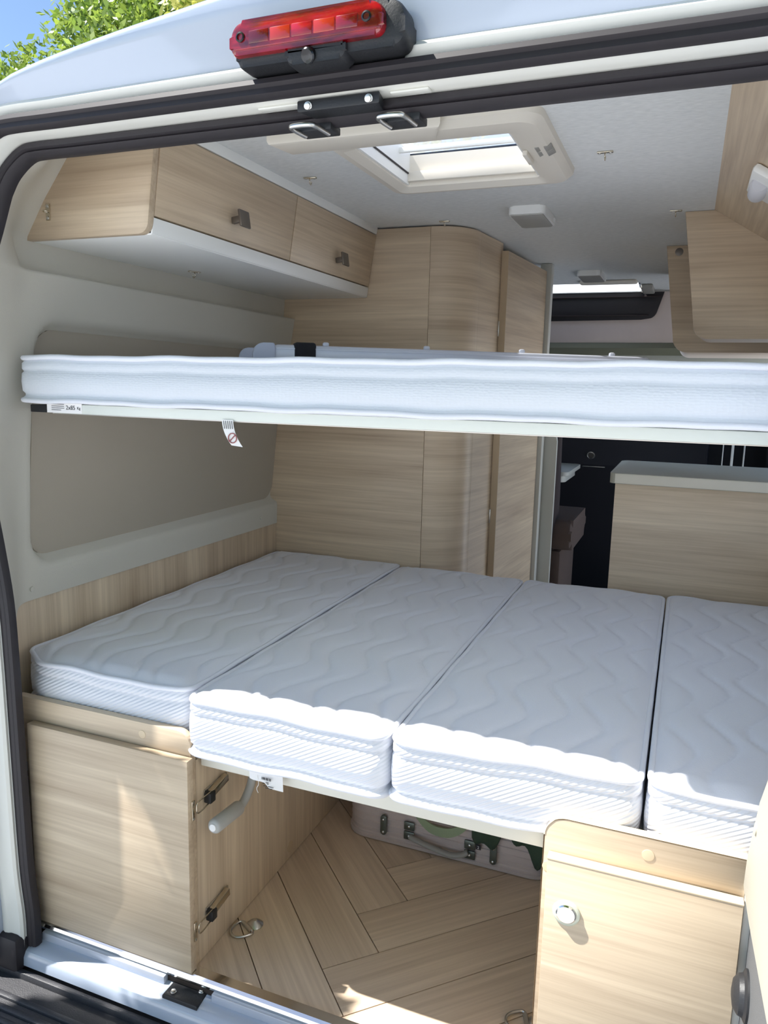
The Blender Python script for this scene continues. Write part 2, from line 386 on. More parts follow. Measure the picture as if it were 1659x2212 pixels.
tree('sky_blocker_tree', 'unseen tall green tree added behind the van to block high sky', (1.5, -6.6, -0.62), 9.5, (4.2, 0.6, 26), 7000, 0.28, 'leaf_green')  # unseen crown added to cut the high sky light on the rear faces
pad = raw('added_ground_pad', [(-4, -3.3, -0.612), (2, -3.3, -0.612), (2, 4.4, -0.612), (-4, 4.4, -0.612), (-4, -3.3, -0.64), (2, -3.3, -0.64), (2, 4.4, -0.64), (-4, 4.4, -0.64)], [(0, 1, 2, 3), (0, 4, 5, 1), (1, 5, 6, 2), (2, 6, 7, 3), (3, 7, 4, 0)], 'pad_grey', None, False); struct(pad)  # unseen pad added to set how much light the near ground bounces
# tree whose leafy branch hangs beside the van and throws the dappled shade
st = root('shade_tree', 'leafy tree beside the van whose branch shades the sill', 'tree', (-4.6, -1.6, -0.62))
tube('trunk', smoothpath([(-4.6, -1.6, -0.62), (-4.5, -1.5, 1.0), (-4.3, -1.4, 3.2)], 5), [0.17 - 0.007 * i for i in range(11)], 'trunk', st)
HB = 1.7
def sunpt(u, v, h=HB): return Vector((u - 0.65 * h, v - 0.18 * h, h))
tube('branch', smoothpath([(-4.35, -1.4, 1.6), (-2.8, -0.8, 1.75), sunpt(-0.42, -0.08) + Vector((0, 0, 0.02)), sunpt(-0.1, 0.02) + Vector((0, 0, 0.0))], 6), [0.05 - 0.0025 * i for i in range(19)], 'trunk', st, n=6)
LV = []; LF = []
def leaf_at(c, ang, L, wd):
    a = Vector((math.cos(ang), math.sin(ang), rng.normal() * 0.15)); s = Vector((-math.sin(ang), math.cos(ang), rng.normal() * 0.15)); i = len(LV)
    for p in ((-L, 0), (-L * .35, wd), (L * .3, wd * .85), (L, 0), (L * .3, -wd * .85), (-L * .35, -wd)): LV.append(c + a * p[0] + s * p[1])
    LF.append(tuple(range(i, i + 6)))
for k in range(260):
    u = rng.uniform(-0.38, -0.03); line = -0.025 + (u + 0.375) * 0.279; v = line - 0.024 - abs(rng.normal()) * 0.06
    leaf_at(sunpt(u, v, HB + rng.normal() * 0.06), rng.uniform(0, 2 * pi), rng.uniform(0.026, 0.042), rng.uniform(0.013, 0.02))
for k in range(46):
    u = rng.uniform(-0.215, -0.05); v = rng.uniform(0.005, 0.066)
    leaf_at(sunpt(u, v, HB + rng.normal() * 0.03), 0.27 + rng.normal() * 0.15, rng.uniform(0.026, 0.04), rng.uniform(0.007, 0.012))
for u, v, ang, L, wd in ((-0.60, -0.10, 0.2, 0.075, 0.02), (-0.50, -0.12, 1.2, 0.08, 0.012), (-0.455, -0.115, 1.5, 0.08, 0.011), (-0.68, -0.14, 0.3, 0.08, 0.03), (-0.72, -0.22, 1.0, 0.07, 0.03), (-0.52, -0.21, 0.5, 0.06, 0.02),
                         (-0.44, -0.2, 0.4, 0.07, 0.03), (-0.33, -0.17, 0.6, 0.08, 0.035), (-0.25, -0.12, 0.2, 0.08, 0.035), (-0.2, -0.2, 0.2, 0.08, 0.035), (-0.36, -0.27, 0.9, 0.08, 0.035)):
    leaf_at(sunpt(u, v), ang, L, wd)
fo = raw('foliage', LV, LF, 'leaf_green', st, False); fo['kind'] = 'stuff'

# ------------------------------------------------------------------ interior shell
ZC = 1.637
fl = struct(box('floor', -0.80, 0.80, -0.018, 3.4, -0.06, -0.006, 'joint_dark', None, 0.0))
def clip(poly, fn):
    out = []
    for i in range(len(poly)):
        a, b = poly[i], poly[(i + 1) % len(poly)]; fa, fb = fn(a), fn(b)
        if fa >= 0: out.append(a)
        if (fa >= 0) != (fb >= 0): t = fa / (fa - fb); out.append((a[0] + (b[0] - a[0]) * t, a[1] + (b[1] - a[1]) * t))
    return out
def plank(corners, m):
    p = corners
    for fn in (lambda q: q[1] + 0.016, lambda q: 1.6 - q[1], lambda q: q[0] + 0.775, lambda q: 0.775 - q[0]):
        p = clip(p, fn)
        if len(p) < 3: return
    # shrink a little for the joint
    cx = sum(q[0] for q in p) / len(p); cy = sum(q[1] for q in p) / len(p)
    prism('floor_plank', p, 'z', -0.006, 0.0, m, fl, 0.0)
GP = 0.0016
for k in range(-9, 9):
    s0, s1 = -0.003 + 0.1735 * k + GP, -0.003 + 0.1735 * (k + 1) - GP   # x + y
    d0 = -0.200 - 0.1735 * k - GP                                       # x - y at the end
    d1 = d0 - 1.04 + 2 * GP
    plank([((s + d) / 2, (s - d) / 2) for s, d in ((s0, d0), (s1, d0), (s1, d1), (s0, d1))], 'plank_a')
    e0, e1 = -0.200 - 0.1735 * (k + 1) + GP, -0.200 - 0.1735 * k - GP   # x - y
    t0 = -0.003 + 0.1735 * (k + 1) + GP; t1 = t0 + 1.04 - 2 * GP
    plank([((s + d) / 2, (s - d) / 2) for s, d in ((t0, e1), (t1, e1), (t1, e0), (t0, e0))], 'plank_b')

# ceiling with hatch and cab skylight openings, as a grid of slabs in one mesh
def slab_with_holes(name, xs, ys, holes, z0, z1, m):
    bm = bmesh.new()
    for i in range(len(xs) - 1):
        for j in range(len(ys) - 1):
            if (i, j) in holes: continue
            bm_box(bm, xs[i], xs[i + 1], ys[j], ys[j + 1], z0, z1)
    return struct(from_bm(name, bm, m, None))
slab_with_holes('ceiling', [-0.84, -0.42, -0.19, 0.135, 0.235, 0.84], [-0.02, 0.37, 0.70, 2.62, 2.90, 3.45], {(2, 1), (1, 3), (2, 3), (3, 3)}, ZC, ZC + 0.012, 'ceiling_fabric')
def zroof(x): return 1.700 - 0.02 * (x / 0.5) ** 2 - (2.2 * max(0, abs(x) - 0.55) ** 2) * 0.9
rxs = [-0.93, -0.86, -0.78, -0.70, -0.62, -0.5, -0.35, -0.19, 0.135, 0.35, 0.5, 0.62, 0.70, 0.78, 0.86, 0.93]; rys = [-0.07, 0.37, 0.70, 2.62, 3.05, 3.6]
vs = []; fs = []
for dz in (0, -0.012):
    for x in rxs:
        for y in rys: vs.append((x, y, zroof(x) + dz - (0.012 if y < 0 else 0)))
ny_ = len(rys); off_ = len(rxs) * ny_
for i in range(len(rxs) - 1):
    for j in range(ny_ - 1):
        if (rxs[i] == -0.19 and j in (1, 3)) or (rxs[i] in (-0.35, 0.135) and j == 3): continue
        q = (i * ny_ + j, (i + 1) * ny_ + j, (i + 1) * ny_ + j + 1, i * ny_ + j + 1); fs += [q, tuple(k + off_ for k in q[::-1])]
struct(raw('roof', vs, fs, 'paint', None, True))

# left wall : moulded beige lining as a relief surface
def interp(tab, v):
    if v <= tab[0][0]: return tab[0][1]
    for (a, b), (c, d) in zip(tab, tab[1:]):
        if v <= c: return b + (d - b) * (v - a) / (c - a)
    return tab[-1][1]
SEALX = [(-0.03, 0.694), (0.045, 0.694), (0.147, 0.703), (0.337, 0.707), (0.482, 0.709), (0.6, 0.711), (0.717, 0.716), (0.826, 0.732), (0.95, 0.752), (1.12, 0.758), (1.25, 0.746), (1.34, 0.720), (1.405, 0.690), (1.455, 0.668), (1.47, 0.66), (1.494, 0.641), (1.516, 0.608), (1.53, 0.56)]
WALLX = [(0.4, 0.828), (0.66, 0.826), (0.74, 0.824), (1.0, 0.806), (1.26, 0.775), (1.362, 0.758), (1.368, 0.80), (1.43, 0.795), (1.50, 0.745), (1.57, 0.685), (1.637, 0.62)]
def sdf_rr(y, z, y0, y1, z0, z1, r):
    qy = abs(y - (y0 + y1) / 2) - (y1 - y0) / 2 + r; qz = abs(z - (z0 + z1) / 2) - (z1 - z0) / 2 + r
    return min(max(qy, qz), 0) + math.hypot(max(qy, 0), max(qz, 0)) - r
def sstep(a, b, v):
    t = min(1, max(0, (v - a) / (b - a))); return t * t * (3 - 2 * t)
def lining(side, name):
    zs = sorted(set([round(0.665 + i * 0.0108, 4) for i in range(91)] + [1.361, 1.3635, 1.366, 1.369, ZC]))
    zs = [z for z in zs if z <= ZC + 1e-6]
    ys = [-0.036, -0.03, -0.022, -0.012, 0.0, 0.012, 0.024, 0.036, 0.048, 0.06, 0.072, 0.085] + [0.095 + i * 0.0112 for i in range(99)]
    vs = []; fs = []
    for z in zs:
        sx = interp(SEALX, min(z, 1.53)) + 0.012; wx = interp(WALLX, z)
        zz = max(0.0, (z - 1.40))
        for y in ys:
            t = sstep(-0.04, 0.10, y); t = t ** 0.8
            wx2 = interp(WALLX, z) if y > 0.07 else (interp(WALLX, z) if z < 1.36 else interp([(1.36, 0.758), (1.40, 0.78), (1.43, 0.79), (1.5, 0.745), (1.57, 0.685), (1.637, 0.62)], z))
            x = sx + (max(wx2, sx - 0.02) - sx) * t
            d = sdf_rr(y, z, 0.115, 1.6, 0.742, 1.262, 0.06)
            x += 0.030 * (1 - sstep(-0.016, 0.006, d))
            vs.append((side * x, y, z))
    n = len(ys)
    for i in range(len(zs) - 1):
        for j in range(n - 1):
            q = (i * n + j, i * n + j + 1, (i + 1) * n + j + 1, (i + 1) * n + j)
            if side > 0 and 0.16 < ys[j] < 1.12 and 0.78 < zs[i] < 1.22: continue   # cut for the added, unseen side window
            fs.append(q if side > 0 else q[::-1])
    o = struct(raw(name, vs, fs, 'beige_panel', None, True)); return o
wl = lining(-1, 'wall_left'); wr = lining(1, 'wall_right')
# fabric infill in the left window recess and wood strip below it
prism('fabric_panel', rrect(0.128, 1.189, 0.755, 1.25, 0.05), 'x', -0.870, -0.849, 'beige_fabric', wl)
# tilt of recess follows the lining: lean the panel outward at the top by shearing
fp = bpy.data.objects['fabric_panel']
for v in fp.data.vertices: v.co.x += (v.co.z - 0.75) * 0.098
for y_, z_ in ((0.11, 0.69), (1.08, 0.70)): lathe('screw_cap', (-0.8245, y_, z_), (1, 0, 0), [(0.006, 0), (0.006, 0.0025), (0.004, 0.003)], 'beige_panel', wl, 14)
for sd_, nm in ((-1, 'trim_1'), (1, 'trim_2')):
    o = box(nm, min(sd_ * 0.829, sd_ * 0.842), max(sd_ * 0.829, sd_ * 0.842), -0.01, 1.19, 0.40, 0.668, 'wood_z', None, 0.001); struct(o)
struct(box('added_side_window', 0.905, 0.910, 0.15, 1.13, 0.77, 1.23, 'added_window_acrylic', None, 0))  # unseen window added to bring daylight to the beds
struct(box('wall_front', -0.9, 0.9, 3.46, 3.50, -0.05, 0.99, 'cab_dark', None, 0))
struct(box('trim_3', -0.9, 0.9, 3.46, 3.50, 1.34, 1.69, 'cab_olive', None, 0))

# ------------------------------------------------------------------ van body around the rear opening
body = root('van_body', 'white painted van body framing the rear opening with black rubber seals', 'van', (0, -0.05, -0.05))
half = [(-x, z) for z, x in SEALX if z < 1.525] + [(-0.578, 1.52), (-0.50, 1.5195), (-0.37, 1.5195), (-0.2, 1.5195)]
path = half + [(0.0, 1.5195)] + [(-x, z) for x, z in reversed(half)]
path = [(p.x, p.y) for p in smoothpath([Vector((x, z, 0)) for x, z in path], 4)]
def sweep_open(name, prof, m, parent, p=path):
    """prof: (outward n, y) closed section"""
    vs = []; fs = []; N = len(p); k = len(prof)
    for i, (x, z) in enumerate(p):
        a = p[max(0, i - 1)]; b = p[min(N - 1, i + 1)]; tx, tz = b[0] - a[0], b[1] - a[1]; L = math.hypot(tx, tz); nx, nz = -tz / L, tx / L
        kk = 0.35 + 0.65 * sstep(1.36, 1.47, z)
        for n_, y in prof: vs.append((x + nx * n_, y if y > -0.05 else -0.05 + (y + 0.05) * kk, z + nz * n_))
    for i in range(N - 1):
        for j in range(k): fs.append((i * k + j, i * k + (j + 1) % k, (i + 1) * k + (j + 1) % k, (i + 1) * k + j))
    fs += [tuple(range(k)), tuple((N - 1) * k + j for j in range(k))[::-1]]
    return raw(name, vs, fs, m, parent, True, 0.7)
sweep_open('inner_seal', [(0.0, -0.036), (-0.001, -0.046), (0.001, -0.056), (0.007, -0.063), (0.009, -0.060), (0.012, -0.066), (0.02, -0.066), (0.026, -0.058), (0.027, -0.036)], 'rubber', body)
sweep_open('door_frame', [(0.014, -0.03), (0.018, -0.052), (0.023, -0.066), (0.021, -0.085), (0.026, -0.098), (0.05, -0.100), (0.056, -0.108), (0.064, -0.112), (0.075, -0.10), (0.075, -0.03)], 'paint_inner', body)
seg = [q for q in path if q[1] > 1.3]
sweep_open('outer_seal', [(0.024, -0.100), (0.023, -0.110), (0.028, -0.118), (0.036, -0.116), (0.040, -0.121), (0.047, -0.119), (0.051, -0.110), (0.051, -0.098)], 'rubber', body, seg)
# roof skin above the doors
vs = []; fs = []; NX, NS = 49, 16
for i in range(NX):
    x = -0.80 + 1.60 * i / (NX - 1); ax = abs(x)
    crest = interp([(0, 1.694), (0.15, 1.690), (0.21, 1.684), (0.25, 1.679), (0.33, 1.670), (0.415, 1.659), (0.49, 1.648), (0.55, 1.637), (0.575, 1.631), (0.60, 1.622), (0.625, 1.606), (0.65, 1.58), (0.8, 1.50)], ax)
    base = 1.577 if ax < 0.60 else 1.577 - (ax - 0.60) * 0.6
    crest = max(crest, base + 0.012); RR = min(0.014, (crest - base) * 0.4)
    for j in range(NS):
        t = j / (NS - 1)
        if j < 3: y = -0.094 - 0.006 * math.sin(j / 3 * pi / 2); z = base - 0.006 + 0.004 * j
        elif j < 8: q = (j - 3) / 5; y = -0.100 - 0.020 * q; z = base + 0.006 + (crest - RR - base - 0.006) * q
        elif j < 14: a = (j - 8) / 5 * pi / 2; y = -0.120 + RR * 1.3 * (1 - math.cos(a)); z = crest - RR + RR * math.sin(a)
        else: y = -0.120 + RR * 1.3 + 0.06 * (j - 13); z = crest + 0.012 * (j - 13)
        vs.append((x, y, z))
for i in range(NX - 1):
    for j in range(NS - 1): fs.append((i * NS + j, (i + 1) * NS + j, (i + 1) * NS + j + 1, i * NS + j + 1))
raw('roof_skin', vs, fs, 'paint', body, True)
for i in (-1, 1): box('drip_lip', min(i * 0.15, i * 0.60), max(i * 0.15, i * 0.60), -0.107, -0.094, 1.5765, 1.5825, 'paint', body, 0.002)
box('header_panel', -0.84, 0.84, -0.034, -0.018, 1.535, 1.638, 'paint_inner', body)
for s_ in (-1, 1):
    a, b = sorted((s_ * 0.90, s_ * 0.93))
    if s_ < 0: box('side_panel', a, b, -0.06, 3.5, -0.45, 1.43, 'paint', body)
    else:
        for y0_, y1_, z0_, z1_ in ((-0.06, 0.15, -0.45, 1.43), (0.15, 1.13, -0.45, 0.77), (0.15, 1.13, 1.23, 1.43), (1.13, 1.72, -0.45, 1.43), (1.72, 2.85, 1.38, 1.43), (2.85, 3.5, -0.45, 1.0), (2.85, 3.5, 1.38, 1.43)):  # gaps added so daylight enters at the side window, sliding door and cab
            box('side_panel', a, b, y0_, y1_, z0_, z1_, 'paint', body, 0)
    a, b = sorted((s_ * 0.765, s_ * 0.90)); box('corner_pillar', a, b, -0.099, -0.034, -0.06, 1.47, 'paint', body, 0.006)
    a, b = sorted((s_ * 0.758, s_ * 0.80)); box('inner_pillar', a, b, 0.026, 0.05, 0.0, 0.45, 'paint', body, 0.003)
for z_ in (0.31, 0.263, 0.092): box('clip', -0.775, -0.764, 0.012, 0.027, z_ - 0.004, z_ + 0.004, 'black_plastic', body)
# raised bead on the header beside the latch plate
for x0, x1 in ((-0.13, -0.065), (0.075, 0.13)): box('header_bead', x0, x1, -0.088, -0.072, 1.538, 1.5415, 'paint_inner', body, 0.0015)
# latch plate (black) with two bolts and two striker loops on the header
lp = prism('latch_plate', [(-0.062, -0.094), (0.062, -0.094), (0.056, -0.06), (-0.05, -0.06)], 'z', 1.526, 1.5415, 'black_plastic', body, 0.002)
for x_ in (-0.045, 0.047): lathe('bolt', (x_, -0.0935, 1.533), (0, -0.95, -0.3), [(0.006, 0), (0.006, 0.0015), (0.0045, 0.002), (0.0045, 0.005), (0.003, 0.0055)], 'steel', lp, 14)
for x_ in (-0.057, 0.078):
    q = box('striker_base', x_ - 0.026, x_ + 0.03, -0.058, -0.024, 1.512, 1.523, 'black_plastic', body, 0.002)
    tube('striker_loop', smoothpath([(x_ - 0.02, -0.04, 1.512), (x_ - 0.0225, -0.077, 1.5115), (x_ - 0.015, -0.086, 1.5115), (x_ + 0.008, -0.086, 1.5115), (x_ + 0.0155, -0.077, 1.5115), (x_ + 0.018, -0.04, 1.512)], 5), 0.0038, 'steel', q, 10)
# sill
SX0, SX1 = -0.735, 0.735
def extr(name, prof, m, x0=SX0, x1=SX1, parent=body):
    return prism(name, prof, 'x', x0, x1, m, parent, 0.0)
extr('sill_strip', [(0.004, 0.0045), (-0.016, 0.0045), (-0.0215, 0.001), (-0.0235, -0.005), (-0.021, -0.013), (-0.016, -0.018), (0.0, -0.018)], 'chrome')
for a, b in ((-0.70, -0.385), (-0.275, 0.7)): box('scuff_plate', a, b, -0.030, -0.014, -0.0305, -0.012, 'ladder_alu', body, 0.002)
extr('sill_paint', [(0.0, -0.026), (-0.03, -0.029), (-0.050, -0.033), (-0.060, -0.039), (-0.066, -0.050), (-0.067, -0.068), (0.0, -0.075)], 'paint', -0.74, 0.74)
pl = prism('sill_striker_plate', [(-0.372, -0.053), (-0.292, -0.053), (-0.292, 0.0), (-0.372, 0.0)], 'z', -0.048, -0.0265, 'black_plastic', body, 0.003)
for x_, y_ in ((-0.355, -0.04), (-0.305, -0.018)): lathe('bolt', (x_, y_, -0.0265), (0, 0, 1), [(0.006, 0), (0.006, 0.0015), (0.0045, 0.002), (0.0045, 0.0045), (0.003, 0.005)], 'steel', pl, 14)
box('corner_gaiter', -0.79, -0.715, -0.085, -0.025, -0.08, 0.0, 'rubber', body, 0.012)

# rear bumper step with ribbed tread
bp_ = root('rear_bumper', 'black ribbed plastic step of the rear bumper below the sill', 'bumper', (0, -0.2, -0.3))
prism('bumper_body', [(-0.069, -0.085), (-0.10, -0.088), (-0.32, -0.10), (-0.36, -0.12), (-0.37, -0.45), (-0.05, -0.45), (-0.05, -0.085)], 'x', -0.95, 0.95, 'bumper', bp_)
box('bumper_lip', -0.95, 0.95, -0.082, -0.070, -0.09, -0.072, 'bumper', bp_, 0.003)
for k in range(9): box('tread_rib', -0.93, 0.93, -0.118 - 0.024 * k - 0.013, -0.118 - 0.024 * k, -0.10, -0.0835 - 0.0013 * k, 'bumper', bp_, 0.003)

# brake light with camera
bl = root('brake_light', 'red high-level brake light in a black housing with a reversing camera', 'light', (-0.008, -0.13, 1.575))
def pill(x0, x1, z0, z1, r, n=8): return rrect(x0, x1, z0, z1, r, n)
h1 = prism('housing', pill(-0.126, 0.118, 1.570, 1.628, [0.026, 0.018, 0.010, 0.016]), 'y', -0.150, -0.108, 'black_plastic', bl, 0.008)
h2 = prism('lens', pill(-0.130, 0.093, 1.5815, 1.6245, [0.021, 0.020, 0.010, 0.012]), 'y', -0.160, -0.142, 'red_lens', bl, 0.007)
for x_ in (-0.113, 0.070):
    sc_ = lathe('screw', (x_, -0.1585, 1.604), (0, -1, 0), [(0.0065, 0), (0.0065, 0.003), (0.0045, 0.0035), (0.004, 0.001)], 'lens_dark', bl, 16)
for k in range(5):
    q = box('reflector', -0.100 + k * 0.032, -0.070 + k * 0.032, -0.1608, -0.156, 1.594, 1.610, 'red_orange' if k % 2 else 'red_lens', bl, 0.001)
box('lens_rib', -0.12, 0.085, -0.1612, -0.158, 1.588, 1.589, 'red_lens', bl, 0.0004)
cmr = prism('camera_pod', rrect(-0.048, 0.040, 1.562, 1.584, [0.004, 0.004, 0.012, 0.010]), 'y', -0.156, -0.12, 'black_plastic', bl, 0.007)
lathe('camera_lens', (-0.012, -0.153, 1.572), (-0.1, -0.9, -0.45), [(0.010, 0), (0.010, 0.007), (0.0085, 0.009), (0.005, 0.008), (0.003, 0.0075)], 'lens_dark', cmr, 20)

# open rear door seen edge-on beside the step cabinet
rd = root('rear_door', 'open van rear door with a pale beige lining and dark lower panel', 'door', (0.64, -0.4, -0.06))
box('door_shell', 0.662, 0.72, -0.82, -0.05, -0.060, 1.45, 'paint', rd, 0.008)
prism('lower_panel', rrect(-0.80, -0.012, -0.058, 0.49, 0.02), 'x', 0.626, 0.662, 'dark_texture', rd, 0.004)
lin = prism('door_lining', [(-0.031, 0.475), (-0.045, 0.53), (-0.072, 0.592), (-0.105, 0.64), (-0.15, 0.692), (-0.22, 0.79), (-0.30, 0.95), (-0.36, 1.35), (-0.78, 1.35), (-0.80, 0.55), (-0.5, 0.535), (-0.336, 0.521), (-0.135, 0.488), (-0.06, 0.474)], 'x', 0.609, 0.663, 'beige_trim', rd, 0.006)
lathe('lining_clip', (0.6095, -0.10, 0.60), (-1, 0, 0), [(0.008, 0), (0.008, 0.002), (0.005, 0.003)], 'beige_trim', lin, 16)
lathe('bump_stop', (0.627, -0.06, 0.33), (-1, 0, 0), [(0.034, 0), (0.034, 0.004), (0.028, 0.007), (0.026, 0.013), (0.018, 0.019), (0.006, 0.021)], 'black_plastic', rd, 28)
lathe('screw', (0.627, -0.03, 0.17), (-1, 0, 0), [(0.008, 0), (0.008, 0.003), (0.004, 0.005)], 'steel', rd, 14)

# ------------------------------------------------------------------ overhead cabinet (long side)
oc = root('overhead_cabinet', 'wood-look overhead cabinet with two flap doors and white underside', 'cabinet', (-0.64, 0.65, 1.424))
def facex(z): return -0.492 + (z - 1.456) * 0.15
def slant(name, y0, y1, z0, z1, th, m, parent, dx=0.0, bev=0.001):
    bm = bmesh.new(); bm_box(bm, 0, th, y0, y1, z0, z1, bev)
    for v in bm.verts: v.co.x += facex(v.co.z) - th + dx
    return from_bm(name, bm, m, parent, True)
endp = [(-0.90, 1.424)] + [(-0.515 + 0.022 * math.sin(a * pi / 12), 1.446 - 0.022 * math.cos(a * pi / 12)) for a in range(7)] + [(-0.468, 1.637), (-0.90, 1.637)]
ep = prism('end_panel', [p for p in endp], 'y', 0.118, 0.134, 'wood_x', oc, 0.001)
box('bottom_panel', -0.84, -0.498, 0.134, 1.188, 1.424, 1.434, 'white_laminate', oc)
slant('light_rail', 0.134, 1.188, 1.4265, 1.4555, 0.012, 'white_laminate', oc)
slant('top_filler', 0.134, 1.188, 1.616, 1.637, 0.012, 'white_laminate', oc)
box('carcass', -0.84, -0.51, 0.14, 1.188, 1.436, 1.634, 'white_laminate', oc)
def square_handle(y, z, parent):
    x = facex(z)
    hd = obox('handle', (x + 0.024, y, z), (1, 0, 0.15), (0, 1, 0), (-0.15, 0, 1), 0.006, 0.040, 0.036, 'handle_metal', parent, 0.002)
    obox('handle_post', (x + 0.011, y - 0.010, z - 0.003), (1, 0, 0.15), (0, 1, 0), (-0.15, 0, 1), 0.022, 0.010, 0.014, 'handle_metal', parent, 0.001)
d1 = slant('door', 0.136, 0.666, 1.459, 1.6135, 0.016, 'wood_y', oc); square_handle(0.405, 1.505, d1)
d2 = slant('door', 0.670, 1.186, 1.459, 1.6135, 0.016, 'wood_y', oc); square_handle(0.94, 1.503, d2)

# ------------------------------------------------------------------ small hooks
def hook(loc, n, along, label, group=None, name='ceiling_hook'):
    """n: surface normal (out of the surface), along: direction of the plate"""
    n, a = Vector(n).normalized(), Vector(along).normalized(); b = n.cross(a); L = Vector(loc)
    r = root(name, label, 'hook', loc, group)
    obox('plate', L + n * 0.0015, a, b, n, 0.032, 0.010, 0.003, 'brass_steel', r, 0.001)
    for s_ in (-1, 1): lathe('screw', L + a * 0.011 * s_ + n * 0.003, n, [(0.0035, 0), (0.0035, 0.001), (0.002, 0.002)], 'steel', r, 12)
    tube('ring', smoothpath([L + n * 0.003, L + n * 0.008 + b * 0.004, L + n * 0.013 + b * 0.002, L + n * 0.016 - b * 0.004, L + n * 0.012 - b * 0.008, L + n * 0.008 - b * 0.007], 5), 0.0014, 'brass_steel', r, 8)
HG = 'hooks screwed to the ceiling'
hook((-0.402, 0.605, ZC), (0, 0, -1), (1, 0.1, 0), 'small metal hook on the ceiling between roof hatch and overhead cabinet', HG)
hook((0.281, 0.602, ZC), (0, 0, -1), (1, 0, 0), 'small metal hook on the ceiling beside the hatch vent grille', HG)
hook((-0.235, 1.15, ZC), (0, 0, -1), (1, 0, 0), 'small metal hook on the ceiling just above the wardrobe curve', HG)
hook((0.409, 1.185, ZC), (0, 0, -1), (1, 0, 0), 'small metal hook on the ceiling by the kitchen cabinet top', HG)
hook((-0.707, 0.563, 1.424), (0, 0, -1), (0.5, 1, 0), 'small metal hook under the white base of the overhead cabinet', name='cabinet_hook')
hook((-0.735, 0.118, 1.475), (0, -1, 0), (0, 0, 1), 'small metal hook on the end panel of the overhead cabinet', name='cabinet_hook')

# ------------------------------------------------------------------ roof hatch
rh = root('roof_hatch', 'cream plastic roof hatch frame around a milky skylight dome', 'skylight', (-0.02, 0.52, ZC - 0.02))
n6 = 6
out_ = rrect(-0.235, 0.205, 0.285, 0.742, 0.04, n6); inn = rrect(-0.188, 0.132, 0.378, 0.695, 0.012, n6)
bm = bmesh.new(); loops = []
for (lp_, z_) in ((out_, ZC), (rrect(-0.233, 0.203, 0.287, 0.740, 0.04, n6), ZC - 0.012), (rrect(-0.222, 0.190, 0.302, 0.728, 0.035, n6), ZC - 0.024), (rrect(-0.205, 0.155, 0.35, 0.712, 0.02, n6), ZC - 0.026), (inn, ZC - 0.016), (inn, ZC + 0.055)):
    loops.append([bm.verts.new((x, y, z_)) for x, y in lp_])
for A, B in zip(loops, loops[1:]):
    n = len(A)
    for i in range(n): bm.faces.new((A[i], A[(i + 1) % n], B[(i + 1) % n], B[i]))
fr = from_bm('frame', bm, 'hatch_plastic', rh, True, 0.5)
bh = prism('blind_housing', [(-0.325, 0.27), (0.03, 0.27), (0.0, 0.345), (-0.31, 0.345)], 'z', ZC - 0.03, ZC, 'hatch_plastic', rh, 0.008)
vs = []; fs = []; Nd = 14
for i in range(Nd):
    for j in range(Nd):
        a, b = i / (Nd - 1) * 2 - 1, j / (Nd - 1) * 2 - 1
        vs.append((-0.028 + a * 0.19, 0.536 + b * 0.19, 1.692 + 0.055 * (1 - a ** 4) * (1 - b ** 4)))
for i in range(Nd - 1):
    for j in range(Nd - 1): fs.append((i * Nd + j, i * Nd + j + 1, (i + 1) * Nd + j + 1, (i + 1) * Nd + j))
dm = raw('dome', vs, fs, 'dome_acrylic', rh, True)
for a in ((-0.188, -0.182), (0.126, 0.132)): box('shaft_lining', a[0], a[1], 0.378, 0.695, ZC - 0.012, 1.70, 'white_laminate', rh, 0)
box('blind_rail', -0.186, 0.130, 0.682, 0.694, ZC - 0.006, ZC + 0.016, 'hatch_plastic', rh)
box('blind_rail', -0.186, 0.130, 0.62, 0.628, 1.678, 1.69, 'white_laminate', rh)
tube('seal_strip', [(-0.181, 0.385, ZC + 0.012), (-0.181, 0.69, ZC + 0.012)], 0.0022, 'rubber', rh, 6)
for i in range(2):
    for j in range(2): obox('vent_grille', (0.172 + 0.018 * i, 0.462 + 0.030 * j, ZC - 0.0235 + 0.0005), (1, 0, 0.45), (0, 1, 0), (-0.45, 0, 1), 0.014, 0.026, 0.004, 'vent_grey', rh, 0.001)
box('latch', 0.137, 0.147, 0.47, 0.54, ZC - 0.032, ZC - 0.022, 'hatch_plastic', rh, 0.002)
# ------------------------------------------------------------------ ceiling speakers
def speaker(x0, x1, y0, y1, label, face):
    r = root('ceiling_speaker', label, 'speaker', ((x0 + x1) / 2, (y0 + y1) / 2, ZC), None)
    prism('housing', rrect(x0, x1, y0, y1, 0.014), 'z', ZC - 0.022, ZC, 'white_laminate', r, 0.003)
    prism('grille', rrect(x0 + 0.006, x1 - 0.006, y0 + 0.006, y1 - 0.006, 0.01), 'z', ZC - 0.0245, ZC - 0.02, face, r, 0.001)
    box('switch', x1 - 0.002, x1 + 0.004, y1 - 0.04, y1 - 0.02, ZC - 0.016, ZC - 0.006, 'white_laminate', r)
speaker(-0.015, 0.085, 1.02, 1.20, 'square white ceiling lamp with a grey diffuser before the kitchen', 'grey_speaker')
speaker(0.01, 0.11, 2.20, 2.40, 'square white ceiling lamp with a dark face near the cab', 'vent_grey')

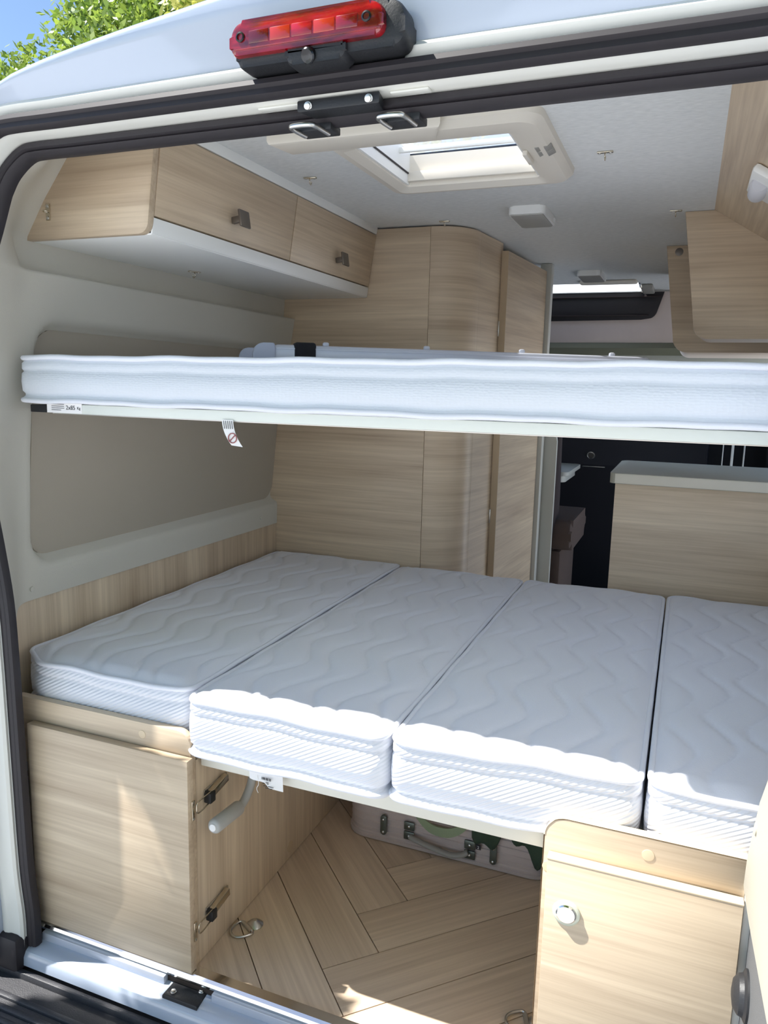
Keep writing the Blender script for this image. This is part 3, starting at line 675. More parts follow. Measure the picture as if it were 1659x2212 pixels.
# ------------------------------------------------------------------ wardrobe
wd = root('wardrobe', 'tall wood-look wardrobe with a rounded corner and narrow door', 'wardrobe', (-0.4, 1.5, 0))
prism('back_panel', [(-0.86, 0.0), (-0.2915, 0.0), (-0.2905, 1.632), (-0.86, 1.632)], 'y', 1.19, 1.206, 'wood_x', wd, 0.0008)
arc = [(-0.2895 + 0.125 * math.sin(a), 1.315 - 0.125 * math.cos(a)) for a in [i * pi / 28 for i in range(15)]]
arc_in = [(-0.2895 + 0.110 * math.sin(a), 1.315 - 0.110 * math.cos(a)) for a in [i * pi / 28 for i in range(15)]]
prism('corner_panel', arc + arc_in[::-1], 'z', 0.0, 1.632, 'wood_xy', wd)
prism('side_panel', [(-0.1645, 1.316), (-0.140, 1.515), (-0.155, 1.515), (-0.1795, 1.316)], 'z', 0.0, 1.632, 'wood_xy', wd)
dr = prism('door', [(-0.118, 1.505), (-0.073, 1.985), (-0.095, 1.985), (-0.140, 1.505)], 'z', 0.02, 1.606, 'wood_xy', wd, 0.0015)
prism('door_edge', [(-0.1175, 1.502), (-0.1172, 1.506), (-0.1405, 1.506), (-0.1405, 1.502)], 'z', 0.02, 1.6055, 'wood_edge_dark', dr)
for z_ in (0.36, 0.70, 1.35): box('hinge', -0.142, -0.138, 1.498, 1.504, z_ - 0.025, z_ + 0.025, 'steel', dr, 0.0005)
box('post', -0.10, -0.055, 1.99, 2.04, 0.0, 1.636, 'post_grey', wd, 0.004)
prism('partition', rrect(-0.80, -0.005, 0.0, 0.99, [0.05, 0.0, 0.0, 0.0]), 'y', 2.05, 2.075, 'post_grey', wd, 0.002)
box('carcass', -0.86, -0.18, 1.33, 2.0, 0.0, 1.63, 'white_laminate', wd)

# ------------------------------------------------------------------ mattresses
def round_poly(pts, rad, n=7):
    out = []; N = len(pts)
    for i in range(N):
        p, a, b = Vector(pts[i]), Vector(pts[i - 1]), Vector(pts[(i + 1) % N]); u, v = (a - p).normalized(), (b - p).normalized()
        r = rad[i] if isinstance(rad, (list, tuple)) else rad
        for k in range(n + 1):
            t = k / n; out.append(tuple(p + u * r * (1 - t) ** 2 + v * r * t ** 2))
    # densify
    res = []
    for i in range(len(out)):
        a, b = Vector(out[i]), Vector(out[(i + 1) % len(out)]); m_ = max(1, int((b - a).length / 0.02))
        for k in range(m_): res.append(tuple(a + (b - a) * k / m_))
    return res
def normals2(o):
    N = len(o); r = []
    for i in range(N):
        a, b = o[i - 1], o[(i + 1) % N]; t = Vector((b[0] - a[0], b[1] - a[1])); t.normalize(); r.append((t.y, -t.x))
    return r
def mattress(name, label, cat, pts, rad, z0, z1, group, quilt=True, wob=0.003, seed=0, border='matt_border', step=0.006, sp=0.066, A=0.023, lam=0.245):
    o = round_poly(pts, rad); nn = normals2(o); N = len(o)
    cx = sum(p[0] for p in pts) / len(pts); cy = sum(p[1] for p in pts) / len(pts)
    r = root(name, label, cat, (cx, cy, z0), group)
    H = z1 - z0; ph = seed * 1.7
    def wv(p, k): return wob * (math.sin(p[0] * 23 + ph + k) * 0.6 + math.sin(p[0] * 47 + p[1] * 31 + ph * 2 + k) * 0.4)
    prof = [(-0.006, z0), (0.002, z0 + 0.004), (0.003, z0 + 0.010), (-0.002, z0 + 0.014), (-0.002, z0 + 0.018), (0.003, z0 + 0.023), (0.0045, z0 + H * 0.45), (0.003, z1 - 0.034), (-0.001, z1 - 0.030), (0.0025, z1 - 0.025), (0.002, z1 - 0.014), (-0.003, z1 - 0.009), (-0.003, z1 - 0.004)]
    vs = []; fs = []
    for k, (d, z) in enumerate(prof):
        for p, q in zip(o, nn): vs.append((p[0] + q[0] * d, p[1] + q[1] * d, z + wv(p, 0 if z < (z0 + z1) / 2 else 2)))
    K = len(prof)
    for k in range(K - 1):
        for i in range(N): fs.append((k * N + i, k * N + (i + 1) % N, (k + 1) * N + (i + 1) % N, (k + 1) * N + i))
    fs.append(tuple(range(N))[::-1])
    raw('border', vs, fs, border, r, True)
    for zz, k, d in ((z1 - 0.004, 2, -0.001), (z0 + 0.005, 0, 0.0025)):
        tube('piping', [(p[0] + q[0] * d, p[1] + q[1] * d, zz + wv(p, k)) for p, q in zip(o, nn)], 0.0052, 'piping', r, 8, closed=True)
    # quilted top as a relief grid, pulled onto the rounded outline
    xs = [p[0] for p in o]; ys_ = [p[1] for p in o]; x0, x1, y0, y1 = min(xs), max(xs), min(ys_), max(ys_)
    nx = int((x1 - x0) / step) + 1; ny = int((y1 - y0) / step) + 1
    gx = np.linspace(x0, x1, nx); gy = np.linspace(y0, y1, ny); X, Y = np.meshgrid(gx, gy)
    O = np.array(o); P = np.stack([X.ravel(), Y.ravel()], 1)
    A0 = O; B0 = np.roll(O, -1, 0); D = B0 - A0; L2 = (D ** 2).sum(1)
    dist = np.full(len(P), 9.0); near = np.zeros_like(P)
    inside = np.zeros(len(P), bool)
    for a, d, l2, b in zip(A0, D, L2, B0):
        t = np.clip(((P - a) @ d) / l2, 0, 1); c = a + t[:, None] * d; ds = np.hypot(*(P - c).T)
        w = ds < dist; dist[w] = ds[w]; near[w] = c[w]
        cond = (a[1] > P[:, 1]) != (b[1] > P[:, 1])
        with np.errstate(divide='ignore', invalid='ignore'): xi = (b[0] - a[0]) * (P[:, 1] - a[1]) / (b[1] - a[1] + 1e-12) + a[0]
        inside ^= cond & (P[:, 0] < xi)
    P[~inside] = near[~inside]; dist[~inside] = 0
    edge = np.clip(dist / 0.035, 0, 1); dome = (0.008 if quilt else 0.0035) * np.sqrt(1 - (1 - edge) ** 2)
    if quilt:
        k0 = np.floor(P[:, 0] / sp); dd = np.full(len(P), 9.0)
        for dk in (-1, 0, 1, 2):
            kk = k0 + dk; xk = kk * sp + 0.013 * seed % sp + A * np.sin(2 * pi * (P[:, 1] + (kk % 2) * 0.045 + 0.03 * seed) / lam) ; dd = np.minimum(dd, np.abs(P[:, 0] - xk))
        q_ = np.clip(dd / (0.5 * sp), 0, 1); q_ = np.sqrt(1 - (1 - q_) ** 2.8)
        Z = z1 - 0.007 + dome + 0.0082 * q_ * edge
    else: Z = z1 - 0.006 + dome
    Z += np.array([wv(p, 2) for p in P]) * (1 - edge)
    V = np.column_stack([P, Z]); F = []
    for j in range(ny - 1):
        for i in range(nx - 1): F.append((j * nx + i, j * nx + i + 1, (j + 1) * nx + i + 1, (j + 1) * nx + i))
    raw('quilted_top', V.tolist(), F, 'matt_top', r, True)
    return r
MG = 'mattress sections of the lower bed'
ZM0, ZM1 = 0.458, 0.570
mattress('mattress_section', 'white quilted mattress section with a cut corner along the wood-strip wall', 'mattress', [(-0.722, 0.022), (-0.353, 0.022), (-0.353, 1.172), (-0.812, 1.172), (-0.802, 0.075)], [0.02, 0.035, 0.02, 0.02, 0.02], ZM0, ZM1, MG, seed=1)
mattress('mattress_section', 'white quilted mattress section with a paper label hanging from its base', 'mattress', [(-0.340, -0.004), (0.058, -0.004), (0.057, 1.160), (-0.340, 1.162)], 0.032, ZM0, ZM1, MG, seed=2)
mattress('mattress_section', 'white quilted mattress section above the aluminium suitcase', 'mattress', [(0.068, -0.004), (0.464, 0.022), (0.465, 1.165), (0.068, 1.160)], 0.032, ZM0, ZM1, MG, seed=3)
mattress('mattress_section', 'white quilted mattress section beside the open door lining', 'mattress', [(0.476, 0.020), (0.812, 0.02), (0.812, 1.172), (0.476, 1.172)], 0.032, ZM0, ZM1, MG, seed=4)
bb = root('bed_base', 'cream metal bed frame carrying the lower mattresses', 'bed frame', (0, 0.6, 0.42))
box('front_rail', -0.327, 0.329, 0.022, 0.05, 0.424, 0.4545, 'frame_cream', bb, 0.003)
box('base_board', -0.82, 0.82, 0.05, 1.17, 0.440, 0.4540, 'white_laminate', bb, 0.001)
for x_ in (-0.1, 0.15): box('cross_bar', x_ - 0.015, x_ + 0.015, 0.05, 1.17, 0.415, 0.44, 'frame_cream', bb)
# maker's label below the second section
mt = root('mattress_label', 'white printed paper label hanging below the mattress edge', 'label', (-0.18, 0.008, 0.42))
vs = []; fs = []
for i in range(9):
    u = i / 8
    for j in range(5):
        v = j / 4; dz = 0.012 * math.sin(pi * u) ** 2 * v if u < 0.55 else 0
        vs.append((-0.212 + 0.070 * u + 0.004 * v, 0.009 - 0.010 * v * (0.4 + 0.6 * math.sin(u * pi)), 0.462 - (0.028 + 0.012 * u) * v + dz * 0.6))
for i in range(8):
    for j in range(4): fs.append((i * 5 + j, (i + 1) * 5 + j, (i + 1) * 5 + j + 1, i * 5 + j + 1))
raw('sheet', vs, fs, 'paper', mt, True)
for k in range(9): box('barcode_bar', -0.180 + k * 0.0022, -0.180 + k * 0.0022 + (0.0013 if k % 3 else 0.0007), 0.0005, 0.001, 0.4395, 0.4445, 'ink', mt, 0)
text('print', '2005', 0.0065, Matrix.Translation((-0.178, 0.000, 0.4325)) @ Matrix.Rotation(pi / 2, 4, 'X'), 'ink', mt)
for k, (a, b) in enumerate(((-0.176, -0.155), (-0.172, -0.158))): box('print_line', a, b, -0.0005, 0.0, 0.4285 - 0.0035 * k, 0.4295 - 0.0035 * k, 'ink', mt, 0)
tube('thread', smoothpath([(-0.19, 0.002, 0.445), (-0.186, 0.0, 0.43), (-0.19, 0.0, 0.42), (-0.187, 0.0, 0.412)], 4), 0.0005, 'paper', mt, 5)

# upper bunk
mattress('bunk_mattress', 'long white mattress slab on the raised upper bunk', 'mattress', [(-0.757, 0.045), (0.772, 0.045), (0.772, 1.12), (-0.757, 1.12)], 0.02, 1.100, 1.192, None, quilt=False, wob=0.0016, seed=5, border='matt_knit', step=0.012)
ub = root('upper_bunk', 'pale green-white rail and board of the raised upper bunk', 'bed frame', (0, 0.6, 1.08))
box('front_rail', -0.688, 0.78, 0.056, 0.085, 1.0805, 1.0990, 'bunk_rail', ub, 0.002)
tube('rail_edge', [(-0.688, 0.058, 1.0805), (0.78, 0.058, 1.0805)], 0.0015, 'alu', ub, 6)
box('base_board', -0.688, 0.78, 0.085, 1.11, 1.082, 1.0950, 'white_laminate', ub)
box('end_bracket', -0.765, -0.69, 0.075, 0.115, 1.080, 1.0950, 'black_plastic', ub)
ls = root('load_sticker', 'white load-limit sticker on the bunk rail end', 'label', (-0.66, 0.0555, 1.0815))
box('sheet', -0.700, -0.612, 0.0548, 0.0561, 1.0815, 1.1025, 'paper', ls, 0)
RX = Matrix.Rotation(pi / 2, 4, 'X')
text('print', '2x85', 0.0118, Matrix.Translation((-0.6515, 0.0545, 1.0885)) @ RX, 'ink', ls)
text('print', 'Kg', 0.0075, Matrix.Translation((-0.6235, 0.0545, 1.0895)) @ RX, 'ink', ls)
for k in range(4): box('print_line', -0.688, -0.656 - (0.008 if k == 3 else 0), 0.0543, 0.0547, 1.0980 - 0.0038 * k, 1.0990 - 0.0038 * k, 'ink', ls, 0)
ns = root('warning_tag', 'white care tag with a no-smoking sign hanging under the bunk', 'label', (-0.277, 0.054, 1.04))
vs = []; fs = []
for j in range(9):
    v = j / 8; off = 0.020 * v * v
    for u in (0, 1): vs.append((-0.291 + off + 0.0235 * u + 0.002 * v, 0.0535 - 0.004 * v, 1.083 - 0.045 * v - 0.002 * u * v))
for j in range(8): fs.append((2 * j, 2 * j + 1, 2 * j + 3, 2 * j + 2))
raw('sheet', vs, fs, 'paper', ns, True)
cc = Vector((-0.2665, 0.0490, 1.0510))
tube('ring_print', [cc + Vector((0.0085 * math.cos(a), 0, 0.0085 * math.sin(a))) for a in [i * pi / 14 for i in range(28)]], 0.0009, 'ink_red', ns, 6, closed=True)
tube('slash_print', [cc + Vector((-0.006, 0, -0.006)), cc + Vector((0.006, 0, 0.006))], 0.0009, 'ink_red', ns, 6)
for k in range(5): tube('print_line', [(-0.287 + 0.0042 * k, 0.0525, 1.081), (-0.2845 + 0.0042 * k, 0.0510, 1.067)], 0.0005, 'ink', ns, 5)

# ladder lying on the bunk
ld = root('bunk_ladder', 'pale aluminium bunk ladder lying flat on the upper mattress', 'ladder', (0.0, 0.55, 1.2))
LA = Vector((-0.335, 0.292, 1.2115)); LD = Vector((0.71, 0.48, 0)).normalized(); LP = Vector((-LD.y, LD.x, 0)); UPZ = Vector((0, 0, 1))
for k, off in enumerate((Vector((0, 0, 0)), LP * 0.26 - LD * 0.02)):
    c = LA + off + LD * 0.44
    rl = obox('rail', c, LD, LP, UPZ, 0.86, 0.034, 0.034, 'ladder_alu', ld, 0.008)
    obox('rail_groove', LA + off + LD * 0.44 - LP * 0.0165 + UPZ * 0.009, LD, LP, UPZ, 0.85, 0.003, 0.003, 'ladder_alu', rl, 0.0005)
    cp = prism('end_cap', rrect(-0.032, 0.012, -0.0195, 0.0195, [0.003, 0.022, 0.008, 0.003]), 'y', -0.02, 0.02, 'ladder_cap', ld, 0.003)
    for v in cp.data.vertices: v.co = LA + off + LD * v.co.x + LP * v.co.y + UPZ * v.co.z
for k in range(4):
    p = LA + LD * (0.12 + 0.22 * k); tube('rung', [p + LP * 0.01, p + LP * 0.25], 0.013, 'ladder_alu', ld, 12)
    obox('rung_cap', p + UPZ * 0.02, LD, LP, UPZ, 0.014, 0.010, 0.010, 'ladder_alu', ld, 0.004)
obox('strap', LA + LD * 0.075 + UPZ * 0.0015, LD, LP, UPZ, 0.046, 0.041, 0.042, 'velcro', ld, 0.006)

# ------------------------------------------------------------------ garage cabinets
lc = root('garage_cabinet', 'wood-look locker with side latches and crank handle beside it', 'cabinet', (-0.53, 0.3, 0))
arcTR = [(-0.364 + 0.03 * math.cos(a), 0.468 + 0.03 * math.sin(a)) for a in [i * pi / 16 for i in range(9)]]
prism('front_panel', [(-0.724, 0.001), (-0.334, 0.001)] + arcTR + [(-0.763, 0.498), (-0.763, 0.372), (-0.759, 0.362), (-0.744, 0.350), (-0.740, 0.338)], 'y', 0.0, 0.016, 'wood_x', lc, 0.0012)
dl = box('door', -0.720, -0.327, -0.020, -0.002, 0.006, 0.451, 'wood_x', lc, 0.0012)
lathe('screw_cap', (-0.445, 0.0, 0.474), (0, -1, 0), [(0.008, 0), (0.008, 0.0006), (0.007, 0.0008)], 'wood_edge', lc, 18)
box('side_panel', -0.349, -0.334, 0.0165, 1.16, 0.001, 0.436, 'wood_z', lc, 0.001)
box('inner_side', -0.765, -0.752, 0.0165, 1.16, 0.001, 0.436, 'wood_z', lc, 0.001)
lathe('cap_plug', (-0.334, 0.392, 0.030), (1, 0, 0), [(0.014, 0), (0.014, 0.001), (0.012, 0.0014)], 'wood_edge_dark', lc, 20)
for z_ in (0.350, 0.094):
    xx = -0.333
    lt = obox('latch', (xx + 0.009, 0.072, z_ + 0.006), (1, 0, 0), Vector((0, 1, 0.16)).normalized(), Vector((0, -0.16, 1)).normalized(), 0.012, 0.066, 0.016, 'brass_steel', lc, 0.002)
    obox('latch_base', (xx + 0.001, 0.078, z_ + 0.004), (1, 0, 0), (0, 1, 0), (0, 0, 1), 0.003, 0.078, 0.018, 'steel', lt, 0.0008)
    obox('latch_pivot', (xx + 0.010, 0.045, z_ - 0.001), (1, 0, 0), (0, 1, 0), (0, 0, 1), 0.016, 0.018, 0.022, 'black_plastic', lt, 0.002)
    tube('latch_loop', smoothpath([(xx + 0.012, 0.045, z_ + 0.009), (xx + 0.012, 0.010, z_ + 0.010), (xx + 0.012, 0.0, z_ + 0.006), (xx + 0.012, 0.0, z_ - 0.010), (xx + 0.012, 0.010, z_ - 0.014), (xx + 0.012, 0.045, z_ - 0.011)], 4), 0.0014, 'brass_steel', lt, 8)
    obox('strike_plate', (-0.3255, -0.006, z_ - 0.004), (1, 0, 0), (0, 1, 0), (0, 0, 1), 0.003, 0.009, 0.040, 'brass_steel', dl, 0.0008)
    for q in (-0.021, 0.013): lathe('screw', (-0.3245, -0.006, z_ + q), (1, 0, 0), [(0.003, 0), (0.003, 0.001), (0.001, 0.0015)], 'steel', dl, 10)
ck = root('crank_handle', 'grey plastic crank grip on a bent rod under the bed rail', 'crank', (-0.29, 0.08, 0.3))
tube('rod', smoothpath([(-0.290, 0.03, 0.311), (-0.290, 0.095, 0.305), (-0.290, 0.128, 0.318), (-0.290, 0.150, 0.352), (-0.290, 0.155, 0.438)], 6), 0.0088, 'grey_plastic', ck, 12)
gd = Vector((0, 1, -0.08)).normalized()
lathe('grip', (-0.290, 0.008, 0.313), gd, [(0.008, -0.002), (0.012, 0), (0.0145, 0.004), (0.0145, 0.085), (0.0135, 0.088), (0.009, 0.088)], 'grey_plastic', ck, 24)
lathe('grip_cap', (-0.290, 0.007, 0.313), -gd, [(0.007, 0), (0.007, 0.003), (0.002, 0.004)], 'paper', ck, 16)

rc = root('garage_cabinet', 'wood-look locker with a round push lock beside the open door', 'cabinet', (0.47, 0.3, 0))
arcTL = [(0.362 + 0.032 * math.cos(a), 0.463 + 0.032 * math.sin(a)) for a in [pi / 2 + i * pi / 16 for i in range(9)]]
prism('front_panel', [(0.330, 0.001), (0.616, 0.001), (0.616, 0.495)] + arcTL, 'y', 0.0, 0.016, 'wood_x', rc, 0.0012)
pth = [(0.3295, 0.0), (0.3295, 0.463)] + [(x, z + 0.0005) for x, z in arcTL[::-1]] + [(0.616, 0.4955)]
vs = []; fs = []
for x, z in pth: vs += [(x, -0.0006, z), (x, 0.0166, z + (0 if z < 0.4 else 0))]
for i in range(len(pth) - 1): fs.append((2 * i, 2 * i + 2, 2 * i + 3, 2 * i + 1))
ed = raw('edge_band', [(x - (0.0012 if i < 4 else 0), y, z + (0.0012 if z > 0.49 else 0)) for i, (x, y, z) in enumerate(vs)], fs, 'wood_edge', rc, True)
dq = box('door', 0.339, 0.6145, -0.020, -0.002, 0.012, 0.437, 'wood_x', rc, 0.0008)
box('door_edge_band', 0.3385, 0.615, -0.0205, -0.0018, 0.4355, 0.4385, 'wood_edge', dq, 0.0006)
for x_, z_ in ((0.483, 0.468), (0.338, 0.41)): lathe('screw_cap', (x_, 0.0, z_), (0, -1, 0), [(0.009, 0), (0.009, 0.0008), (0.0075, 0.001)], 'wood_edge', rc, 20)
lk = lathe('push_lock', (0.373, -0.020, 0.353), (0, -1, 0), [(0.0215, 0), (0.0208, 0.0018), (0.0175, 0.003), (0.0155, 0.003)], 'lock_glass', dq, 32)
lathe('lock_button', (0.373, -0.024, 0.353), (0, -1, 0), [(0.0155, -0.002), (0.0155, 0.0005), (0.0135, 0.0022), (0.006, 0.0028), (0.001, 0.003)], 'chrome', lk, 28)
box('side_panel', 0.330, 0.345, 0.0165, 1.16, 0.001, 0.436, 'wood_z', rc, 0.001)
box('jamb_strip', 0.6165, 0.632, -0.004, 0.03, -0.01, 0.455, 'white_laminate', rc, 0.002)

# ------------------------------------------------------------------ tie-down rings
def ring(c, ang, label):
    c = Vector(c); r = root('tie_down_ring', label, 'ring', c, 'tie-down rings on the floor'); a = Vector((math.cos(ang), math.sin(ang), 0)); b = Vector((-a.y, a.x, 0))
    lathe('base', c, (0, 0, 1), [(0.018, 0), (0.018, 0.0015), (0.013, 0.006), (0.008, 0.009), (0.004, 0.012), (0.001, 0.012)], 'steel', r, 20)
    tube('clamp', [c + b * 0.017 - a * 0.018 + Vector((0, 0, 0.004)), c - b * 0.017 - a * 0.018 + Vector((0, 0, 0.004))], 0.0045, 'steel', r, 10)
    pts = [c - a * 0.018 + b * 0.020, c - a * 0.034 + b * 0.022, c - a * 0.050 + b * 0.014, c - a * 0.056, c - a * 0.050 - b * 0.014, c - a * 0.034 - b * 0.022, c - a * 0.018 - b * 0.020]
    tube('ring', [p + Vector((0, 0, 0.0045)) for p in smoothpath(pts, 5, True)], 0.0028, 'steel', r, 10, closed=True)
ring((-0.290, 0.155, 0.0), 1.1, 'steel tie-down ring on the floor beside the latched locker')
ring((0.318, 0.135, 0.0), 0.35, 'steel tie-down ring on the floor against the push-lock locker')

# ------------------------------------------------------------------ suitcase and bag
sc = root('suitcase', 'ribbed aluminium suitcase lying on the floor under the bed', 'suitcase', (0.02, 0.7, 0))
def case_loop(x0, x1, y0, y1, r): return rrect(x0, x1, y0, y1, r, 8)
prof = [(0.0, 0.004), (0.006, 0.002), (0.006, 0.010), (0.003, 0.012), (0.003, 0.016), (0.0, 0.019)]
zz = 0.024
while zz < 0.125: prof += [(0.0, zz), (0.0025, zz + 0.002), (0.0025, zz + 0.005), (0.0, zz + 0.007)]; zz += 0.018
prof += [(0.0, 0.134), (0.005, 0.136), (0.005, 0.146), (-0.02, 0.148)]
base = case_loop(-0.255, 0.275, 0.55, 0.92, 0.055); nb = normals2(base); vs = []; fs = []; N = len(base)
for d, z in prof: vs += [(p[0] + q[0] * d, p[1] + q[1] * d, z) for p, q in zip(base, nb)]
for k in range(len(prof) - 1):
    for i in range(N): fs.append((k * N + i, k * N + (i + 1) % N, (k + 1) * N + (i + 1) % N, (k + 1) * N + i))
fs += [tuple(range(N))[::-1], tuple((len(prof) - 1) * N + i for i in range(N))]
raw('shell', vs, fs, 'case_shell', sc, True, 0.5)
yf = 0.546
for x_, z_ in ((-0.147, 0.05), (0.137, 0.044)):
    cl = prism('clasp', rrect(x_ - 0.008, x_ + 0.008, z_ - 0.026, z_ + 0.026, 0.006), 'y', yf - 0.008, yf, 'case_metal', sc, 0.002)
    for q in (-0.018, 0.016): lathe('rivet', (x_, yf - 0.008, z_ + q), (0, -1, 0), [(0.004, 0), (0.003, 0.002), (0.001, 0.003)], 'steel', cl, 10)
for x_, z_ in ((-0.079, 0.062), (-0.079, 0.036), (0.078, 0.052), (0.078, 0.026)):
    pt = box('handle_plate', x_ - 0.014, x_ + 0.014, yf - 0.005, yf, z_ - 0.011, z_ + 0.011, 'case_metal', sc, 0.002)
    lathe('rivet', (x_, yf - 0.005, z_), (0, -1, 0), [(0.004, 0), (0.003, 0.002), (0.001, 0.003)], 'steel', pt, 10)
tube('carry_handle', smoothpath([(-0.074, yf - 0.008, 0.038), (-0.06, yf - 0.012, 0.036), (-0.02, yf - 0.016, 0.030), (0.03, yf - 0.016, 0.022), (0.06, yf - 0.012, 0.026), (0.075, yf - 0.008, 0.035)], 6), 0.0085, 'case_handle', sc, 12, sq=(1, 0.75))
lathe('rivet', (0.0, yf - 0.001, 0.016), (0, -1, 0), [(0.005, 0), (0.004, 0.002), (0.001, 0.003)], 'steel', sc, 10)
tg = box('price_flag', 0.094, 0.106, yf - 0.006, yf - 0.004, 0.047, 0.059, 'ink', sc, 0); 
text('print', '2', 0.010, Matrix.Translation((0.0972, yf - 0.0063, 0.0495)) @ RX, 'paper', tg)
# folded bag on the case with a strap hanging down its front
bg_ = root('fabric_bag', 'dark green fabric bag slumped over the suitcase', 'bag', (0.2, 0.66, 0.149))
vs = []; fs = []; nu, nv = 30, 14
for i in range(nu):
    u = i / (nu - 1); x = 0.085 + 0.185 * u
    for j in range(nv):
        v = j / (nv - 1); a = v * pi * 0.5
        droop = 0.052 + 0.024 * math.sin(u * 9.0) + 0.012 * math.sin(u * 23 + 1) + 0.02 * u
        if v < 0.5: y = 0.530 - 0.006 * math.sin(u * 14 + v * 5); z = 0.150 - droop * (1 - v / 0.5) * 1.1 + 0.02 * v
        else: y = 0.532 + (v - 0.5) * 0.6; z = 0.160 + 0.04 * math.sin((v - 0.5) * 2 * pi * 0.8) + 0.006 * math.sin(u * 17 + v * 9)
        vs.append((x, y, z))
for i in range(nu - 1):
    for j in range(nv - 1): fs.append((i * nv + j, (i + 1) * nv + j, (i + 1) * nv + j + 1, i * nv + j + 1))
bo = raw('bag_body', vs, fs, 'bag_green', bg_, True)
mo = bo.modifiers.new('solid', 'SOLIDIFY'); mo.thickness = 0.004
sp_ = smoothpath([(-0.11, 0.60, 0.153), (-0.075, 0.535, 0.135), (-0.03, 0.530, 0.085), (0.02, 0.528, 0.078), (0.06, 0.530, 0.098), (0.085, 0.535, 0.135), (0.1, 0.6, 0.155)], 8)
vs = []; fs = []
for i, p in enumerate(sp_):
    vs += [p + Vector((0, -0.002, -0.012)), p + Vector((0, -0.002, 0.012)), p + Vector((0, 0.002, 0.012)), p + Vector((0, 0.002, -0.012))]
for i in range(len(sp_) - 1):
    for k in range(4): fs.append((i * 4 + k, i * 4 + (k + 1) % 4, (i + 1) * 4 + (k + 1) % 4, (i + 1) * 4 + k))
so_ = raw('strap', vs, fs, 'strap_green', bg_, True, 0.6); so_['label'] = 'pale green webbing strap'

# ------------------------------------------------------------------ kitchen block and right-hand upper furniture
kb = root('kitchen_block', 'wood-look kitchen block with a grey worktop beyond the bed', 'cabinet', (0.55, 1.4, 0))
box('back_panel', 0.303, 0.83, 1.20, 1.216, 0.0, 0.884, 'wood_x', kb, 0.001)
box('carcass', 0.31, 0.83, 1.216, 1.62, 0.0, 0.884, 'wood_y', kb, 0.001)
wt = prism('worktop', rrect(0.288, 0.83, 1.175, 1.63, [0.001, 0.03, 0.02, 0.001]), 'z', 0.8845, 0.915, 'worktop', kb, 0.002)
box('worktop_edge', 0.303, 0.83, 1.1735, 1.1765, 0.886, 0.9135, 'worktop_edge', wt, 0.0008)
# sloped lining between ceiling and right wall
sl = raw('sloped_panel', [(0.506, 0.0, 1.637), (0.506, 1.205, 1.637), (0.80, 1.205, 1.4505), (0.80, 0.0, 1.4505), (0.513, 0.0, 1.648), (0.513, 1.205, 1.648), (0.807, 1.205, 1.4615), (0.807, 0.0, 1.4615)],
         [(0, 1, 2, 3), (7, 6, 5, 4), (0, 4, 5, 1), (1, 5, 6, 2), (2, 6, 7, 3), (3, 7, 4, 0)], 'wood_y', None, False)
tag(sl, 'sloped wood-look panel between the ceiling and the bunk wall', 'panel')
sn = Vector((-0.087, 0, -0.137)).normalized(); su = Vector((0.137, 0, -0.087)).normalized()
rl_ = root('reading_lamp', 'white plastic reading lamp on the sloped wood panel', 'lamp', (0.60, 0.70, 1.575))
c0 = Vector((0.605, 0.69, 1.574)) 
obox('lamp_base', c0 + sn * 0.010, Vector((0, 1, 0)), su, sn, 0.17, 0.085, 0.020, 'white_laminate', rl_, 0.008)
lathe('lamp_head', c0 + sn * 0.022 - su * 0.016 + Vector((0, -0.04, 0)), Vector((0, 1, 0)), [(0.014, 0), (0.018, 0.01), (0.018, 0.08), (0.014, 0.09)], 'milky', rl_, 18)
obox('switch', c0 + sn * 0.021 + su * 0.028 + Vector((0, 0.05, 0)), Vector((0, 1, 0)), su, sn, 0.008, 0.008, 0.006, 'vent_grey', rl_, 0.001)
ko = root('kitchen_overhead', 'tapered wood-look end of the kitchen wall cabinet with rounded corner', 'cabinet', (0.65, 1.5, 1.295))
def taper_panel(name, x_top, x_mid, z_bot, y0, y1, m, r=0.04, z_top=1.636, k=None):
    pts = [(x_top, z_top)]
    pts += [(x_mid + r - r * math.cos(a), z_bot + r - r * math.sin(a)) for a in [i * pi / 16 for i in range(9)]]
    pts += [(0.86, z_bot), (0.86, z_top)]
    return prism(name, pts, 'y', y0, y1, m, ko, 0.001)
taper_panel('end_panel', 0.433, 0.478, 1.297, 1.206, 1.222, 'wood_x')
taper_panel('body', 0.446, 0.492, 1.305, 1.222, 1.50, 'wood_edge_dark')
e2 = taper_panel('second_panel', 0.372, 0.415, 1.285, 1.72, 1.738, 'wood_x', 0.05)
taper_panel('front_run', 0.385, 0.43, 1.295, 1.738, 2.4, 'wood_edge_dark')
lathe('cap_plug', (0.413, 1.72, 1.616), (0, -1, 0), [(0.013, 0), (0.013, 0.001), (0.011, 0.0014)], 'handle_metal', e2, 18)

